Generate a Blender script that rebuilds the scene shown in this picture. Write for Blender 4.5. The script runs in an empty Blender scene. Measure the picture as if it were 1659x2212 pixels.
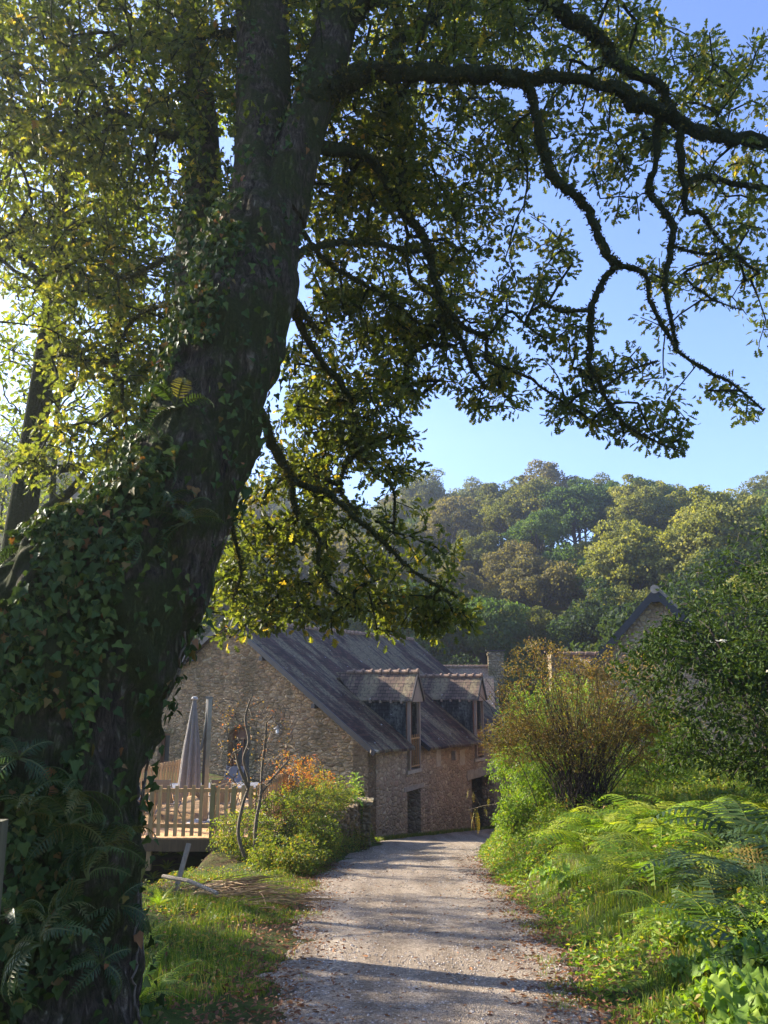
import bpy, math, numpy as np
from mathutils import Vector, Matrix
C = bpy.context.scene.collection
RS = np.random.RandomState
R_ = math.radians

# ------------------------------------------------------------------ camera
PITCH = R_(12.03)
EYE = np.array([0.0, 0.0, 1.6])
cam_d = bpy.data.cameras.new('camera'); cam = bpy.data.objects.new('camera', cam_d); C.objects.link(cam)
cam.location = EYE; cam.rotation_euler = (R_(90) + PITCH, 0, 0)
cam_d.sensor_fit = 'VERTICAL'; cam_d.sensor_height = 24.0; cam_d.lens = 24.0 * 1661 / 2212
cam_d.clip_start = 0.05; cam_d.clip_end = 2000
bpy.context.scene.camera = cam

# ------------------------------------------------------------------ sun, sky, exposure
SUN_AZ, SUN_EL = -64.0, 26.0       # azimuth measured clockwise from +Y
S = np.array([math.sin(R_(SUN_AZ)) * math.cos(R_(SUN_EL)), math.cos(R_(SUN_AZ)) * math.cos(R_(SUN_EL)), math.sin(R_(SUN_EL))])
sd = bpy.data.lights.new('sun', 'SUN'); so = bpy.data.objects.new('sun', sd); C.objects.link(so)
sd.energy = 5.0; sd.angle = R_(0.55); sd.color = (1.0, 0.91, 0.75)
so.rotation_euler = Vector(tuple(-S)).to_track_quat('-Z', 'Y').to_euler()
so.location = (-30, 20, 30)
w = bpy.data.worlds.new('World'); bpy.context.scene.world = w; w.use_nodes = True
wn = w.node_tree; bg = wn.nodes['Background']
sky = wn.nodes.new('ShaderNodeTexSky'); sky.sky_type = 'NISHITA'; sky.sun_disc = False
sky.sun_elevation = R_(SUN_EL); sky.sun_rotation = R_(SUN_AZ); sky.altitude = 50
sky.air_density = 1.0; sky.dust_density = 0.25; sky.ozone_density = 6.0
tint = wn.nodes.new('ShaderNodeMix'); tint.data_type = 'RGBA'; tint.blend_type = 'MULTIPLY'; tint.inputs[0].default_value = 1.0; tint.inputs[7].default_value = (1.10, .93, 1.0, 1)
wn.links.new(sky.outputs[0], tint.inputs[6]); wn.links.new(tint.outputs[2], bg.inputs[0]); bg.inputs[1].default_value = 0.103
sc = bpy.context.scene
sc.view_settings.view_transform = 'Standard'; sc.view_settings.look = 'None'
sc.view_settings.exposure = 2.02; sc.view_settings.gamma = 1.0
sc.render.engine = 'CYCLES'
cy = sc.cycles
cy.max_bounces = 7; cy.diffuse_bounces = 3; cy.glossy_bounces = 2; cy.transmission_bounces = 5; cy.volume_bounces = 0
cy.transparent_max_bounces = 8; cy.caustics_reflective = False; cy.caustics_refractive = False
cy.use_denoising = True

# ------------------------------------------------------------------ helpers
def tag(o, label=None, cat=None, group=None, kind=None):
    if label: o['label'] = label
    if cat: o['category'] = cat
    if group: o['group'] = group
    if kind: o['kind'] = kind
    return o
def empty(name, loc=(0, 0, 0), rz=0.0):
    o = bpy.data.objects.new(name, None); C.objects.link(o)
    o.location = tuple(float(v) for v in loc); o.rotation_euler = (0, 0, rz); o.empty_display_size = 0.2
    return o
def copy_tree(o, parent=None):
    c = o.copy(); C.objects.link(c)
    if parent is not None: c.parent = parent
    for ch in list(o.children): copy_tree(ch, c)
    return c
def link_mesh(name, me, mat=None, parent=None, smooth=False):
    if mat is not None:
        for m in (mat if isinstance(mat, (list, tuple)) else [mat]): me.materials.append(m)
    if smooth: me.polygons.foreach_set('use_smooth', np.ones(len(me.polygons), bool))
    o = bpy.data.objects.new(name, me); C.objects.link(o)
    if parent is not None: o.parent = parent
    return o
def ray(px, py):
    dx = (px - 829.5) / 1661; dy = (1106 - py) / 1661
    return np.array([dx, math.cos(PITCH) - dy * math.sin(PITCH), math.sin(PITCH) + dy * math.cos(PITCH)])
def P(px, py, Y):
    d = ray(px, py); return EYE + d * (Y / d[1])
def depth_t(py, Y):
    return Y / ray(0, py)[1]
def sst(a, b, x):
    t = np.clip((np.asarray(x, float) - a) / (b - a), 0, 1); return t * t * (3 - 2 * t)

class MB:
    """collects tubes, boxes and templates, builds one mesh"""
    def __init__(s): s.v = []; s.nv = 0; s.lv = []; s.lt = []; s.rnd = []; s.mi = []; s.uv = []
    def add(s, verts, faces, rnd=0.5, mi=0, uv=None):
        verts = np.asarray(verts, float).reshape(-1, 3)
        for f in faces:
            s.lv.append(np.asarray(f, np.int64) + s.nv); s.lt.append(len(f)); s.rnd.append(rnd); s.mi.append(mi)
        s.v.append(verts); s.nv += len(verts)
        return s
    def add_arr(s, verts, F, rnd=None, mi=0):
        """F: (n,k) faces all the same size"""
        F = np.asarray(F, np.int64)
        s.v.append(np.asarray(verts, float).reshape(-1, 3)); s.lv.append((F + s.nv).ravel())
        s.lt.extend([F.shape[1]] * len(F)); s.rnd.extend([0.5] * len(F) if rnd is None else list(rnd)); s.mi.extend([mi] * len(F))
        s.nv += len(s.v[-1]); return s
    def box(s, x0, x1, y0, y1, z0, z1, rnd=0.5, M=None, mi=0):
        v = np.array([(x, y, z) for z in (z0, z1) for x, y in ((x0, y0), (x1, y0), (x1, y1), (x0, y1))], float)
        if M is not None: v = v @ np.array(M)[:3, :3].T + np.array(M)[:3, 3]
        return s.add(v, [(3, 2, 1, 0), (4, 5, 6, 7), (0, 1, 5, 4), (1, 2, 6, 5), (2, 3, 7, 6), (3, 0, 4, 7)], rnd, mi)
    def beam(s, a, b, wx, wz, rnd=0.5, up=(0, 0, 1), mi=0):
        a = np.asarray(a, float); b = np.asarray(b, float); d = b - a; L = np.linalg.norm(d); d /= L
        u = np.asarray(up, float)
        if abs(d @ u) > .98: u = np.array([0, 1.0, 0])
        x = np.cross(d, u); x /= np.linalg.norm(x); z = np.cross(x, d)
        v = [a + k * d * L + i * x * wx / 2 + j * z * wz / 2 for k in (0, 1) for i, j in ((-1, -1), (1, -1), (1, 1), (-1, 1))]
        return s.add(v, [(0, 1, 2, 3), (7, 6, 5, 4), (4, 5, 1, 0), (5, 6, 2, 1), (6, 7, 3, 2), (7, 4, 0, 3)], rnd, mi)
    def prism(s, poly, off, rnd=0.5, mi=0):
        p = np.asarray(poly, float); n = len(p); v = np.vstack([p, p + np.asarray(off, float)])
        f = [tuple(range(n))[::-1], tuple(range(n, 2 * n))] + [(i, (i + 1) % n, n + (i + 1) % n, n + i) for i in range(n)]
        return s.add(v, f, rnd, mi)
    def tube(s, pts, rad, seg=6, rnd=0.5, bump=None, mi=0, cap=True):
        pts = np.asarray(pts, float); n = len(pts); rad = np.broadcast_to(np.asarray(rad, float), (n,))
        T = np.gradient(pts, axis=0); T /= np.linalg.norm(T, axis=1)[:, None] + 1e-9
        ref = np.array([0, 0, 1.0]) if abs(T[:, 2]).mean() < .8 else np.array([0, 1.0, 0])
        U = np.cross(T, ref); U /= np.linalg.norm(U, axis=1)[:, None] + 1e-9; V = np.cross(T, U)
        a = np.arange(seg) * 2 * math.pi / seg
        r = rad[:, None] * np.ones(seg)
        if bump is not None: r = r * bump(np.arange(n)[:, None], a[None, :])
        v = pts[:, None, :] + r[..., None] * (np.cos(a)[None, :, None] * U[:, None, :] + np.sin(a)[None, :, None] * V[:, None, :])
        i = np.arange(n - 1)[:, None]; j = np.arange(seg)[None, :]; j2 = (j + 1) % seg
        F = np.stack([i * seg + j, i * seg + j2, (i + 1) * seg + j2, (i + 1) * seg + j], -1).reshape(-1, 4)
        vv = v.reshape(-1, 3)
        s.add_arr(vv, F, [rnd] * len(F), mi)
        if cap and seg > 3:
            s.add(v[0], [tuple(range(seg))[::-1]], rnd, mi); s.add(v[-1], [tuple(range(seg))], rnd, mi)
        return s
    def lathe(s, prof, c=(0, 0, 0), seg=16, rnd=.5, mi=0):
        pts = [(c[0], c[1], c[2] + z) for r, z in prof]
        n = len(prof); a = np.arange(seg) * 2 * math.pi / seg
        v = np.array([[(c[0] + r * math.cos(t), c[1] + r * math.sin(t), c[2] + z) for t in a] for r, z in prof])
        i = np.arange(n - 1)[:, None]; j = np.arange(seg)[None, :]; j2 = (j + 1) % seg
        F = np.stack([i * seg + j, i * seg + j2, (i + 1) * seg + j2, (i + 1) * seg + j], -1).reshape(-1, 4)
        return s.add_arr(v.reshape(-1, 3), F, [rnd] * len(F), mi)
    def mesh(s, name='mesh', uvfun=None):
        me = bpy.data.meshes.new(name)
        V = np.concatenate(s.v); L = np.concatenate(s.lv); lt = np.array(s.lt, np.int32)
        me.vertices.add(len(V)); me.vertices.foreach_set('co', V.astype(np.float32).ravel())
        me.loops.add(len(L)); me.loops.foreach_set('vertex_index', L.astype(np.int32))
        ls = np.concatenate([[0], np.cumsum(lt)[:-1]]).astype(np.int32)
        me.polygons.add(len(lt)); me.polygons.foreach_set('loop_start', ls)
        try: me.polygons.foreach_set('loop_total', lt)
        except Exception: pass
        me.polygons.foreach_set('material_index', np.array(s.mi, np.int32))
        me.update(calc_edges=True); me.polygons.foreach_set('use_smooth', np.zeros(len(lt), bool))
        at = me.attributes.new('rnd', 'FLOAT', 'FACE'); at.data.foreach_set('value', np.array(s.rnd, np.float32))
        if uvfun is not None:
            uv = me.uv_layers.new(name='UVMap'); uv.data.foreach_set('uv', np.asarray(uvfun(V[L]), np.float32).ravel())
        return me
    def build(s, name, mat, parent=None, smooth=False, uvfun=None):
        return link_mesh(name, s.mesh(name, uvfun), mat, parent, smooth)

def scatter_mesh(name, tv, tf, Rm, T, rnd, scale=None):
    """one mesh of many transformed copies of a small template"""
    tv = np.asarray(tv, float); N = len(T); k = len(tv)
    V = np.einsum('nij,kj->nki', Rm, tv)
    if scale is not None: V = V * np.asarray(scale)[:, None, None]
    V = V + T[:, None, :]
    lt1 = np.array([len(f) for f in tf], np.int32); l1 = np.concatenate([np.array(f) for f in tf])
    L = (l1[None, :] + (np.arange(N) * k)[:, None]).ravel()
    lt = np.tile(lt1, N)
    me = bpy.data.meshes.new(name)
    me.vertices.add(N * k); me.vertices.foreach_set('co', V.astype(np.float32).ravel())
    me.loops.add(len(L)); me.loops.foreach_set('vertex_index', L.astype(np.int32))
    me.polygons.add(len(lt)); me.polygons.foreach_set('loop_start', np.concatenate([[0], np.cumsum(lt)[:-1]]).astype(np.int32))
    try: me.polygons.foreach_set('loop_total', lt)
    except Exception: pass
    me.update(calc_edges=True); me.polygons.foreach_set('use_smooth', np.zeros(len(lt), bool))
    at = me.attributes.new('rnd', 'FLOAT', 'FACE'); at.data.foreach_set('value', np.repeat(rnd, len(tf)).astype(np.float32))
    return me
def frames(a, n):
    """rotation matrices: local y = a (leaf axis), local z ~ n (leaf normal)"""
    a = a / (np.linalg.norm(a, axis=1)[:, None] + 1e-9)
    z = n - (n * a).sum(1)[:, None] * a; z /= np.linalg.norm(z, axis=1)[:, None] + 1e-9
    x = np.cross(a, z)
    return np.stack([x, a, z], -1)

# ------------------------------------------------------------------ materials
def newmat(name):
    m = bpy.data.materials.new(name); m.use_nodes = True
    return m, m.node_tree, m.node_tree.nodes['Principled BSDF']
def nd(t, typ, **kw):
    n = t.nodes.new(typ)
    for k, v in kw.items(): setattr(n, k, v)
    return n
def ramp(t, fac, stops, interp='LINEAR'):
    r = nd(t, 'ShaderNodeValToRGB'); e = r.color_ramp.elements; r.color_ramp.interpolation = interp
    while len(e) < len(stops): e.new(0.5)
    for q, (p, c) in zip(e, stops): q.position = p; q.color = (*c, 1) if len(c) == 3 else c
    t.links.new(fac, r.inputs[0]); return r.outputs[0]
def noise(t, scale, detail=4, vec=None, rough=.6, dist=0):
    n = nd(t, 'ShaderNodeTexNoise'); n.inputs['Scale'].default_value = scale; n.inputs['Detail'].default_value = detail
    n.inputs['Roughness'].default_value = rough; n.inputs['Distortion'].default_value = dist
    if vec is not None: t.links.new(vec, n.inputs['Vector'])
    return n.outputs['Fac']
def coord(t, which='Object', scale=None):
    tc = nd(t, 'ShaderNodeTexCoord').outputs[which]
    if scale is None: return tc
    mp = nd(t, 'ShaderNodeMapping'); mp.inputs['Scale'].default_value = scale; t.links.new(tc, mp.inputs[0]); return mp.outputs[0]
def mix(t, f, a, b, blend='MIX'):
    m = nd(t, 'ShaderNodeMix', data_type='RGBA', blend_type=blend)
    for s, i in ((f, 0), (a, 6), (b, 7)):
        if isinstance(s, (int, float)): m.inputs[i].default_value = s
        elif isinstance(s, tuple): m.inputs[i].default_value = (*s, 1)
        else: t.links.new(s, m.inputs[i])
    return m.outputs[2]
def bump(t, h, b, strength=.5, dist=.02):
    n = nd(t, 'ShaderNodeBump'); n.inputs['Strength'].default_value = strength; n.inputs['Distance'].default_value = dist
    t.links.new(h, n.inputs['Height']); t.links.new(n.outputs[0], b.inputs['Normal']); return n
def leaf_mat(name, stops, trans=.42, rough=.45, tint=(1.5, 1.35, .5), spec=.35, wob=None):
    m, t, b = newmat(name)
    if not name.startswith('hill'): stops = [(p_, (c_[0] * 1.28, c_[1] * 1.08, c_[2] * .85)) for p_, c_ in stops]
    at = nd(t, 'ShaderNodeAttribute', attribute_name='rnd')
    col = ramp(t, at.outputs['Fac'], stops)
    t.links.new(col, b.inputs['Base Color']); b.inputs['Roughness'].default_value = rough
    b.inputs['Specular IOR Level'].default_value = spec
    tr = nd(t, 'ShaderNodeBsdfTranslucent')
    tc = mix(t, 1.0, col, tint, 'MULTIPLY'); t.links.new(tc, tr.inputs[0])
    ms = nd(t, 'ShaderNodeMixShader'); ms.inputs[0].default_value = trans
    t.links.new(b.outputs[0], ms.inputs[1]); t.links.new(tr.outputs[0], ms.inputs[2])
    t.links.new(ms.outputs[0], t.nodes['Material Output'].inputs[0]); return m
def plain(name, col, rough=.6, var=.25, scale=8, metal=0, bmp=.15, vscale=None):
    m, t, b = newmat(name); v = coord(t, 'Object', vscale)
    n = noise(t, scale, 5, v)
    c = ramp(t, n, [(.3, tuple(x * (1 - var) for x in col)), (.7, tuple(min(1, x * (1 + var)) for x in col))])
    t.links.new(c, b.inputs['Base Color']); b.inputs['Roughness'].default_value = rough; b.inputs['Metallic'].default_value = metal
    if bmp: bump(t, n, b, bmp, .01)
    return m

def stone_mat(name, cols, mortar, sc=(3.0, 3.0, 6.0), moss=(.10, .10, .03), mossamt=.5, bs=.9, msz=.06):
    m, t, b = newmat(name)
    v = coord(t, 'Object', sc)
    wv = nd(t, 'ShaderNodeTexNoise'); wv.inputs['Scale'].default_value = .9; wv.inputs['Detail'].default_value = 3; t.links.new(v, wv.inputs[0])
    vv = mix(t, .16, v, wv.outputs['Color'])
    vor = nd(t, 'ShaderNodeTexVoronoi', feature='F1'); vor.inputs['Scale'].default_value = 1; vor.inputs['Randomness'].default_value = .9; t.links.new(vv, vor.inputs[0])
    ve = nd(t, 'ShaderNodeTexVoronoi', feature='DISTANCE_TO_EDGE'); ve.inputs['Scale'].default_value = 1; ve.inputs['Randomness'].default_value = .9; t.links.new(vv, ve.inputs[0])
    sep = nd(t, 'ShaderNodeSeparateColor'); t.links.new(vor.outputs['Color'], sep.inputs[0])
    n = len(cols)
    sc_ = ramp(t, sep.outputs[0], [(i / (n - 1), c) for i, c in enumerate(cols)])
    nf = noise(t, 14, 8, coord(t)); g = ramp(t, nf, [(.3, (.55, .55, .55)), (.7, (1.25, 1.25, 1.25))])
    sc_ = mix(t, 1.0, sc_, g, 'MULTIPLY')
    ed = ramp(t, ve.outputs[0], [(msz * .3, (0, 0, 0)), (msz * 1.8, (1, 1, 1))])
    col = mix(t, ed, mortar, sc_)
    big = ramp(t, noise(t, .8, 7, coord(t), .75), [(.45, (0, 0, 0)), (.62, (1, 1, 1))])
    mm = nd(t, 'ShaderNodeMath', operation='MULTIPLY'); t.links.new(big, mm.inputs[0]); mm.inputs[1].default_value = mossamt
    col = mix(t, mm.outputs[0], col, moss)
    li = ramp(t, noise(t, 5.5, 4, coord(t), .5), [(.67, (0, 0, 0)), (.71, (1, 1, 1))])
    ml = nd(t, 'ShaderNodeMath', operation='MULTIPLY'); t.links.new(li, ml.inputs[0]); ml.inputs[1].default_value = .45
    col = mix(t, ml.outputs[0], col, (.42, .40, .33))
    t.links.new(col, b.inputs['Base Color']); b.inputs['Roughness'].default_value = .9; b.inputs['Specular IOR Level'].default_value = .2
    h = nd(t, 'ShaderNodeMath', operation='MULTIPLY_ADD'); e2 = ramp(t, ve.outputs[0], [(0, (0, 0, 0)), (.22, (1, 1, 1))])
    t.links.new(e2, h.inputs[0]); h.inputs[1].default_value = 1.0
    nn = nd(t, 'ShaderNodeMath', operation='MULTIPLY'); t.links.new(nf, nn.inputs[0]); nn.inputs[1].default_value = .6; t.links.new(nn.outputs[0], h.inputs[2])
    bump(t, h.outputs[0], b, bs, .07); return m
def slate_mat(name, ca, cb, lich=.5, lc=(.22, .21, .13)):
    m, t, b = newmat(name); uv = coord(t, 'UV')
    br = nd(t, 'ShaderNodeTexBrick'); t.links.new(uv, br.inputs[0])
    br.inputs['Scale'].default_value = 1; br.inputs['Brick Width'].default_value = .26; br.inputs['Row Height'].default_value = .16
    br.inputs['Mortar Size'].default_value = .012; br.inputs['Color1'].default_value = (*ca, 1); br.inputs['Color2'].default_value = (*cb, 1)
    br.inputs['Mortar'].default_value = (.015, .014, .015, 1); br.offset = .5; br.inputs['Bias'].default_value = -.1
    col = mix(t, 1.0, br.outputs[0], ramp(t, noise(t, 1.3, 6, uv), [(.3, (.6, .6, .65)), (.7, (1.3, 1.2, 1.1))]), 'MULTIPLY')
    st = nd(t, 'ShaderNodeMapping'); st.inputs['Scale'].default_value = (1.2, .28, 1); t.links.new(uv, st.inputs[0])
    l1 = ramp(t, noise(t, .9, 6, st.outputs[0], .75), [(.47, (0, 0, 0)), (.56, (1, 1, 1))])
    l2 = ramp(t, noise(t, 9, 4, uv, .7), [(.36, (0, 0, 0)), (.54, (1, 1, 1))])
    k = nd(t, 'ShaderNodeMath', operation='MULTIPLY'); t.links.new(l1, k.inputs[0]); t.links.new(l2, k.inputs[1])
    k2 = nd(t, 'ShaderNodeMath', operation='MULTIPLY'); t.links.new(k.outputs[0], k2.inputs[0]); k2.inputs[1].default_value = lich
    col = mix(t, k2.outputs[0], col, lc)
    sp = ramp(t, noise(t, 3.3, 3, uv, .5), [(.70, (0, 0, 0)), (.73, (1, 1, 1))])
    col = mix(t, sp, col, (.35, .36, .38))
    t.links.new(col, b.inputs['Base Color']); b.inputs['Roughness'].default_value = .75
    b.inputs['Specular IOR Level'].default_value = .10
    sw = nd(t, 'ShaderNodeSeparateXYZ'); t.links.new(uv, sw.inputs[0])
    md = nd(t, 'ShaderNodeMath', operation='MODULO'); t.links.new(sw.outputs[1], md.inputs[0]); md.inputs[1].default_value = .13
    dv = nd(t, 'ShaderNodeMath', operation='DIVIDE'); t.links.new(md.outputs[0], dv.inputs[0]); dv.inputs[1].default_value = -.16
    h = nd(t, 'ShaderNodeMath', operation='ADD'); t.links.new(dv.outputs[0], h.inputs[0]); t.links.new(noise(t, 7, 5, uv), h.inputs[1])
    bump(t, h.outputs[0], b, .8, .02); return m
def wood_mat(name, col, rough=.7, sc=(30, 30, 2), var=.3):
    m, t, b = newmat(name); v = coord(t, 'Object', sc); n = noise(t, 1, 6, v, .6, .4)
    at = nd(t, 'ShaderNodeAttribute', attribute_name='rnd')
    c = ramp(t, n, [(.3, tuple(x * (1 - var) for x in col)), (.7, tuple(min(1, x * (1 + var)) for x in col))])
    c = mix(t, 1.0, c, ramp(t, at.outputs['Fac'], [(0, (.75, .75, .72)), (1, (1.25, 1.22, 1.2))]), 'MULTIPLY')
    t.links.new(c, b.inputs['Base Color']); b.inputs['Roughness'].default_value = rough; bump(t, n, b, .25, .005); return m
def bark_mat(name, a, bcol, moss, amt, vs=(9, 9, 1.7)):
    m, t, b = newmat(name); v = coord(t, 'Object', vs)
    vo = nd(t, 'ShaderNodeTexVoronoi', feature='DISTANCE_TO_EDGE'); vo.inputs['Scale'].default_value = 2.2
    wv = nd(t, 'ShaderNodeTexNoise'); wv.inputs['Scale'].default_value = 3; wv.inputs['Detail'].default_value = 5; t.links.new(v, wv.inputs[0])
    t.links.new(mix(t, .3, v, wv.outputs['Color']), vo.inputs[0])
    st = noise(t, 3.2, 8, v, .75, .6)
    cr = ramp(t, st, [(.40, (0, 0, 0)), (.58, (1, 1, 1))])
    c = mix(t, cr, tuple(x * .4 for x in a), ramp(t, noise(t, 9, 6, coord(t)), [(.3, a), (.7, bcol)]))
    mk = ramp(t, noise(t, 2.1, 6, coord(t), .7), [(.5 - amt * .25, (0, 0, 0)), (.62 - amt * .2, (1, 1, 1))])
    c = mix(t, mk, c, mix(t, noise(t, 40, 3, coord(t)), tuple(x * .5 for x in moss), tuple(x * 1.5 for x in moss)))
    t.links.new(c, b.inputs['Base Color']); b.inputs['Roughness'].default_value = .95; b.inputs['Specular IOR Level'].default_value = .15
    h = nd(t, 'ShaderNodeMath', operation='ADD'); t.links.new(cr, h.inputs[0]); t.links.new(noise(t, 30, 4, coord(t)), h.inputs[1])
    bump(t, h.outputs[0], b, 1.0, .04); return m

OAK = [(0, (.035, .060, .014)), (.55, (.062, .092, .022)), (.8, (.12, .145, .028)), (.95, (.25, .21, .04)), (1, (.20, .08, .03))]
M = {}
M['oakleaf'] = leaf_mat('oak_leaf', OAK, .55, .42, (2.3, 2.15, .85))
M['treeleaf'] = leaf_mat('tree_leaf', [(0, (.045, .085, .014)), (.7, (.09, .14, .022)), (1, (.2, .2, .03))], .55, .5, (2.4, 2.2, .7))
M['ivy'] = leaf_mat('ivy_leaf', [(0, (.020, .042, .012)), (.6, (.036, .072, .020)), (.9, (.075, .12, .03)), (1, (.16, .08, .04))], .2, .6, spec=.15)
M['mossleaf'] = leaf_mat('moss_tuft', [(0, (.03, .035, .012)), (.7, (.06, .065, .018)), (1, (.11, .11, .03))], .25, .8, spec=.05)
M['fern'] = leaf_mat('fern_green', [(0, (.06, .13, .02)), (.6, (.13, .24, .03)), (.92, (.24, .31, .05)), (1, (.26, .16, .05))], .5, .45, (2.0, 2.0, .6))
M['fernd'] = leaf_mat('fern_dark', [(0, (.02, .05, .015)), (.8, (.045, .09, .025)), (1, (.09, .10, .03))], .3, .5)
M['fernr'] = leaf_mat('fern_rust', [(0, (.16, .10, .04)), (.6, (.17, .16, .04)), (1, (.18, .19, .05))], .3, .5, (1.3, 1.2, .6))
M['broad'] = leaf_mat('broad_leaf', [(0, (.10, .20, .035)), (.7, (.17, .29, .055)), (1, (.24, .34, .07))], .4, .5, (1.9, 1.9, .5))
M['bush'] = leaf_mat('bush_leaf', [(0, (.06, .12, .02)), (.5, (.12, .19, .03)), (.8, (.20, .22, .04)), (1, (.26, .14, .04))], .45, .5, (1.7, 1.6, .6))
M['autumn'] = leaf_mat('autumn_leaf', [(0, (.15, .17, .03)), (.4, (.26, .2, .04)), (.7, (.34, .14, .04)), (1, (.3, .07, .04))], .5, .5, (1.7, 1.5, .7))
M['willow'] = leaf_mat('willow_leaf', [(0, (.10, .11, .025)), (.5, (.17, .16, .04)), (.8, (.21, .14, .05)), (1, (.22, .11, .05))], .4, .5, (1.5, 1.4, .6))
M['elder'] = leaf_mat('elder_leaf', [(0, (.018, .04, .010)), (.8, (.035, .07, .016)), (1, (.08, .10, .02))], .22, .55, (1.8, 1.7, .5), .08)
M['hedge'] = leaf_mat('hedge_leaf', [(0, (.06, .13, .02)), (.6, (.12, .22, .03)), (.9, (.22, .27, .05)), (1, (.25, .15, .06))], .45, .5, (1.7, 1.7, .5))
M['grass'] = leaf_mat('grass_blade', [(0, (.05, .10, .015)), (.6, (.10, .18, .025)), (.9, (.2, .23, .05)), (1, (.3, .24, .1))], .4, .5, (1.6, 1.6, .5))
M['litter'] = leaf_mat('dead_leaf', [(0, (.07, .035, .018)), (.6, (.15, .07, .035)), (1, (.28, .15, .07))], .15, .7)
M['straw'] = leaf_mat('dry_stem', [(0, (.12, .08, .04)), (.6, (.26, .18, .09)), (1, (.42, .32, .18))], .1, .7)
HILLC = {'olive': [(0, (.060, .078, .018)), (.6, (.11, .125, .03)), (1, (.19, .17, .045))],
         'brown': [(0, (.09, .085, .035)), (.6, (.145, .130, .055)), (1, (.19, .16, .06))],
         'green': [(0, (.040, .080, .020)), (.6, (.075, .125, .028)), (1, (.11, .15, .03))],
         'yellow': [(0, (.12, .135, .035)), (.6, (.20, .21, .05)), (1, (.27, .25, .065))],  # sunlight on the right slope is put into this leaf colour
         'dark': [(0, (.018, .034, .014)), (.6, (.030, .052, .018)), (1, (.05, .07, .02))]}  # shade at the hill foot is put into this leaf colour
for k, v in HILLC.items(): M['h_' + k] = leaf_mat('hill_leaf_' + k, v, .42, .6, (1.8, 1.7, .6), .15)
M['bark'] = bark_mat('oak_bark', (.095, .07, .045), (.21, .165, .115), (.06, .068, .018), .4)
M['mossbark'] = bark_mat('mossy_bark', (.035, .028, .021), (.085, .068, .05), (.05, .06, .016), .9)
M['twig'] = plain('twig_wood', (.05, .035, .025), .9, .4, 20)
M['twigpale'] = plain('shrub_bark', (.12, .09, .055), .85, .35, 20)
M['palestem'] = plain('pale_stem', (.20, .15, .09), .85, .35, 20)
M['gstone'] = stone_mat('gable_stone', [(.42, .265, .13), (.54, .36, .19), (.25, .155, .085), (.62, .46, .27), (.45, .26, .14)], (.34, .235, .13), (4.6, 4.6, 8.5), (.085, .07, .035), .7)
M['fstone'] = stone_mat('front_stone', [(.44, .29, .18), (.54, .385, .24), (.32, .21, .14), (.62, .47, .30), (.44, .27, .18)], (.34, .24, .16), (5.0, 5.0, 6.4), (.16, .12, .07), .35, .7, .06)
M['ystone'] = stone_mat('yellow_stone', [(.36, .27, .15), (.44, .34, .2), (.28, .2, .12)], (.2, .15, .09), (3.6, 3.6, 6.5), (.10, .10, .03), .6, 1.0, .08)
M['dressed'] = plain('dressed_stone', (.34, .27, .20), .9, .3, 5, bmp=.4)
M['render'] = plain('pale_masonry', (.42, .34, .25), .9, .2, 5)
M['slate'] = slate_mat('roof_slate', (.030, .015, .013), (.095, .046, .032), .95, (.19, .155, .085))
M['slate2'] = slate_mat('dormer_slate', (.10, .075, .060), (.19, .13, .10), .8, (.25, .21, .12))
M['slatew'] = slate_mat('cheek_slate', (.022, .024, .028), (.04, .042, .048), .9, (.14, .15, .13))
M['slate3'] = slate_mat('far_slate', (.20, .15, .12), (.26, .2, .16), .6)
M['tile'] = plain('ridge_tile', (.22, .14, .09), .85, .5, 6)
M['barge'] = plain('zinc_board', (.028, .027, .029), .5, .2, 6)
M['oldwood'] = wood_mat('weathered_wood', (.27, .20, .15))
M['door'] = wood_mat('red_brown_wood', (.16, .06, .03), .5)
M['orange'] = wood_mat('varnished_wood', (.38, .2, .08), .55)
M['deckw'] = wood_mat('larch_wood', (.50, .31, .14), .65)
M['deckg'] = wood_mat('treated_wood', (.26, .20, .08), .7)
M['joist'] = wood_mat('stained_joist', (.13, .08, .04), .8)
M['mossy'] = wood_mat('mossy_stake', (.07, .065, .03), .9)
M['greypole'] = wood_mat('grey_post', (.30, .23, .16), .8)
M['canvas'] = plain('taupe_canvas', (.235, .215, .20), .85, .12, 12)
M['metal'] = plain('grey_metal', (.22, .21, .20), .35, .15, 6, .6, 0)
M['mesh'] = plain('grey_textilene', (.17, .165, .17), .55, .12, 30)
M['conc'] = plain('concrete', (.40, .38, .36), .85, .2, 12)
M['black'] = plain('dark_void', (.012, .011, .010), .95, .2, 3)
M['flower'] = leaf_mat('cream_flower', [(0, (.58, .64, .6)), (1, (.66, .74, .78))], .3, .6, (1, 1, 1))
gm, gt, gb = newmat('window_glass'); gb.inputs['Base Color'].default_value = (.03, .035, .04, 1); gb.inputs['Roughness'].default_value = .3; gb.inputs['Specular IOR Level'].default_value = .4
nn = noise(gt, 3, 2, coord(gt)); bump(gt, nn, gb, .05, .01); M['glass'] = gm
gl, glt, glb = newmat('lantern_glass'); glb.inputs['Base Color'].default_value = (.75, .77, .8, 1); glb.inputs['Roughness'].default_value = .15; bump(glt, noise(glt, 20, 2, coord(glt)), glb, .05, .01); M['lglass'] = gl

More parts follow.
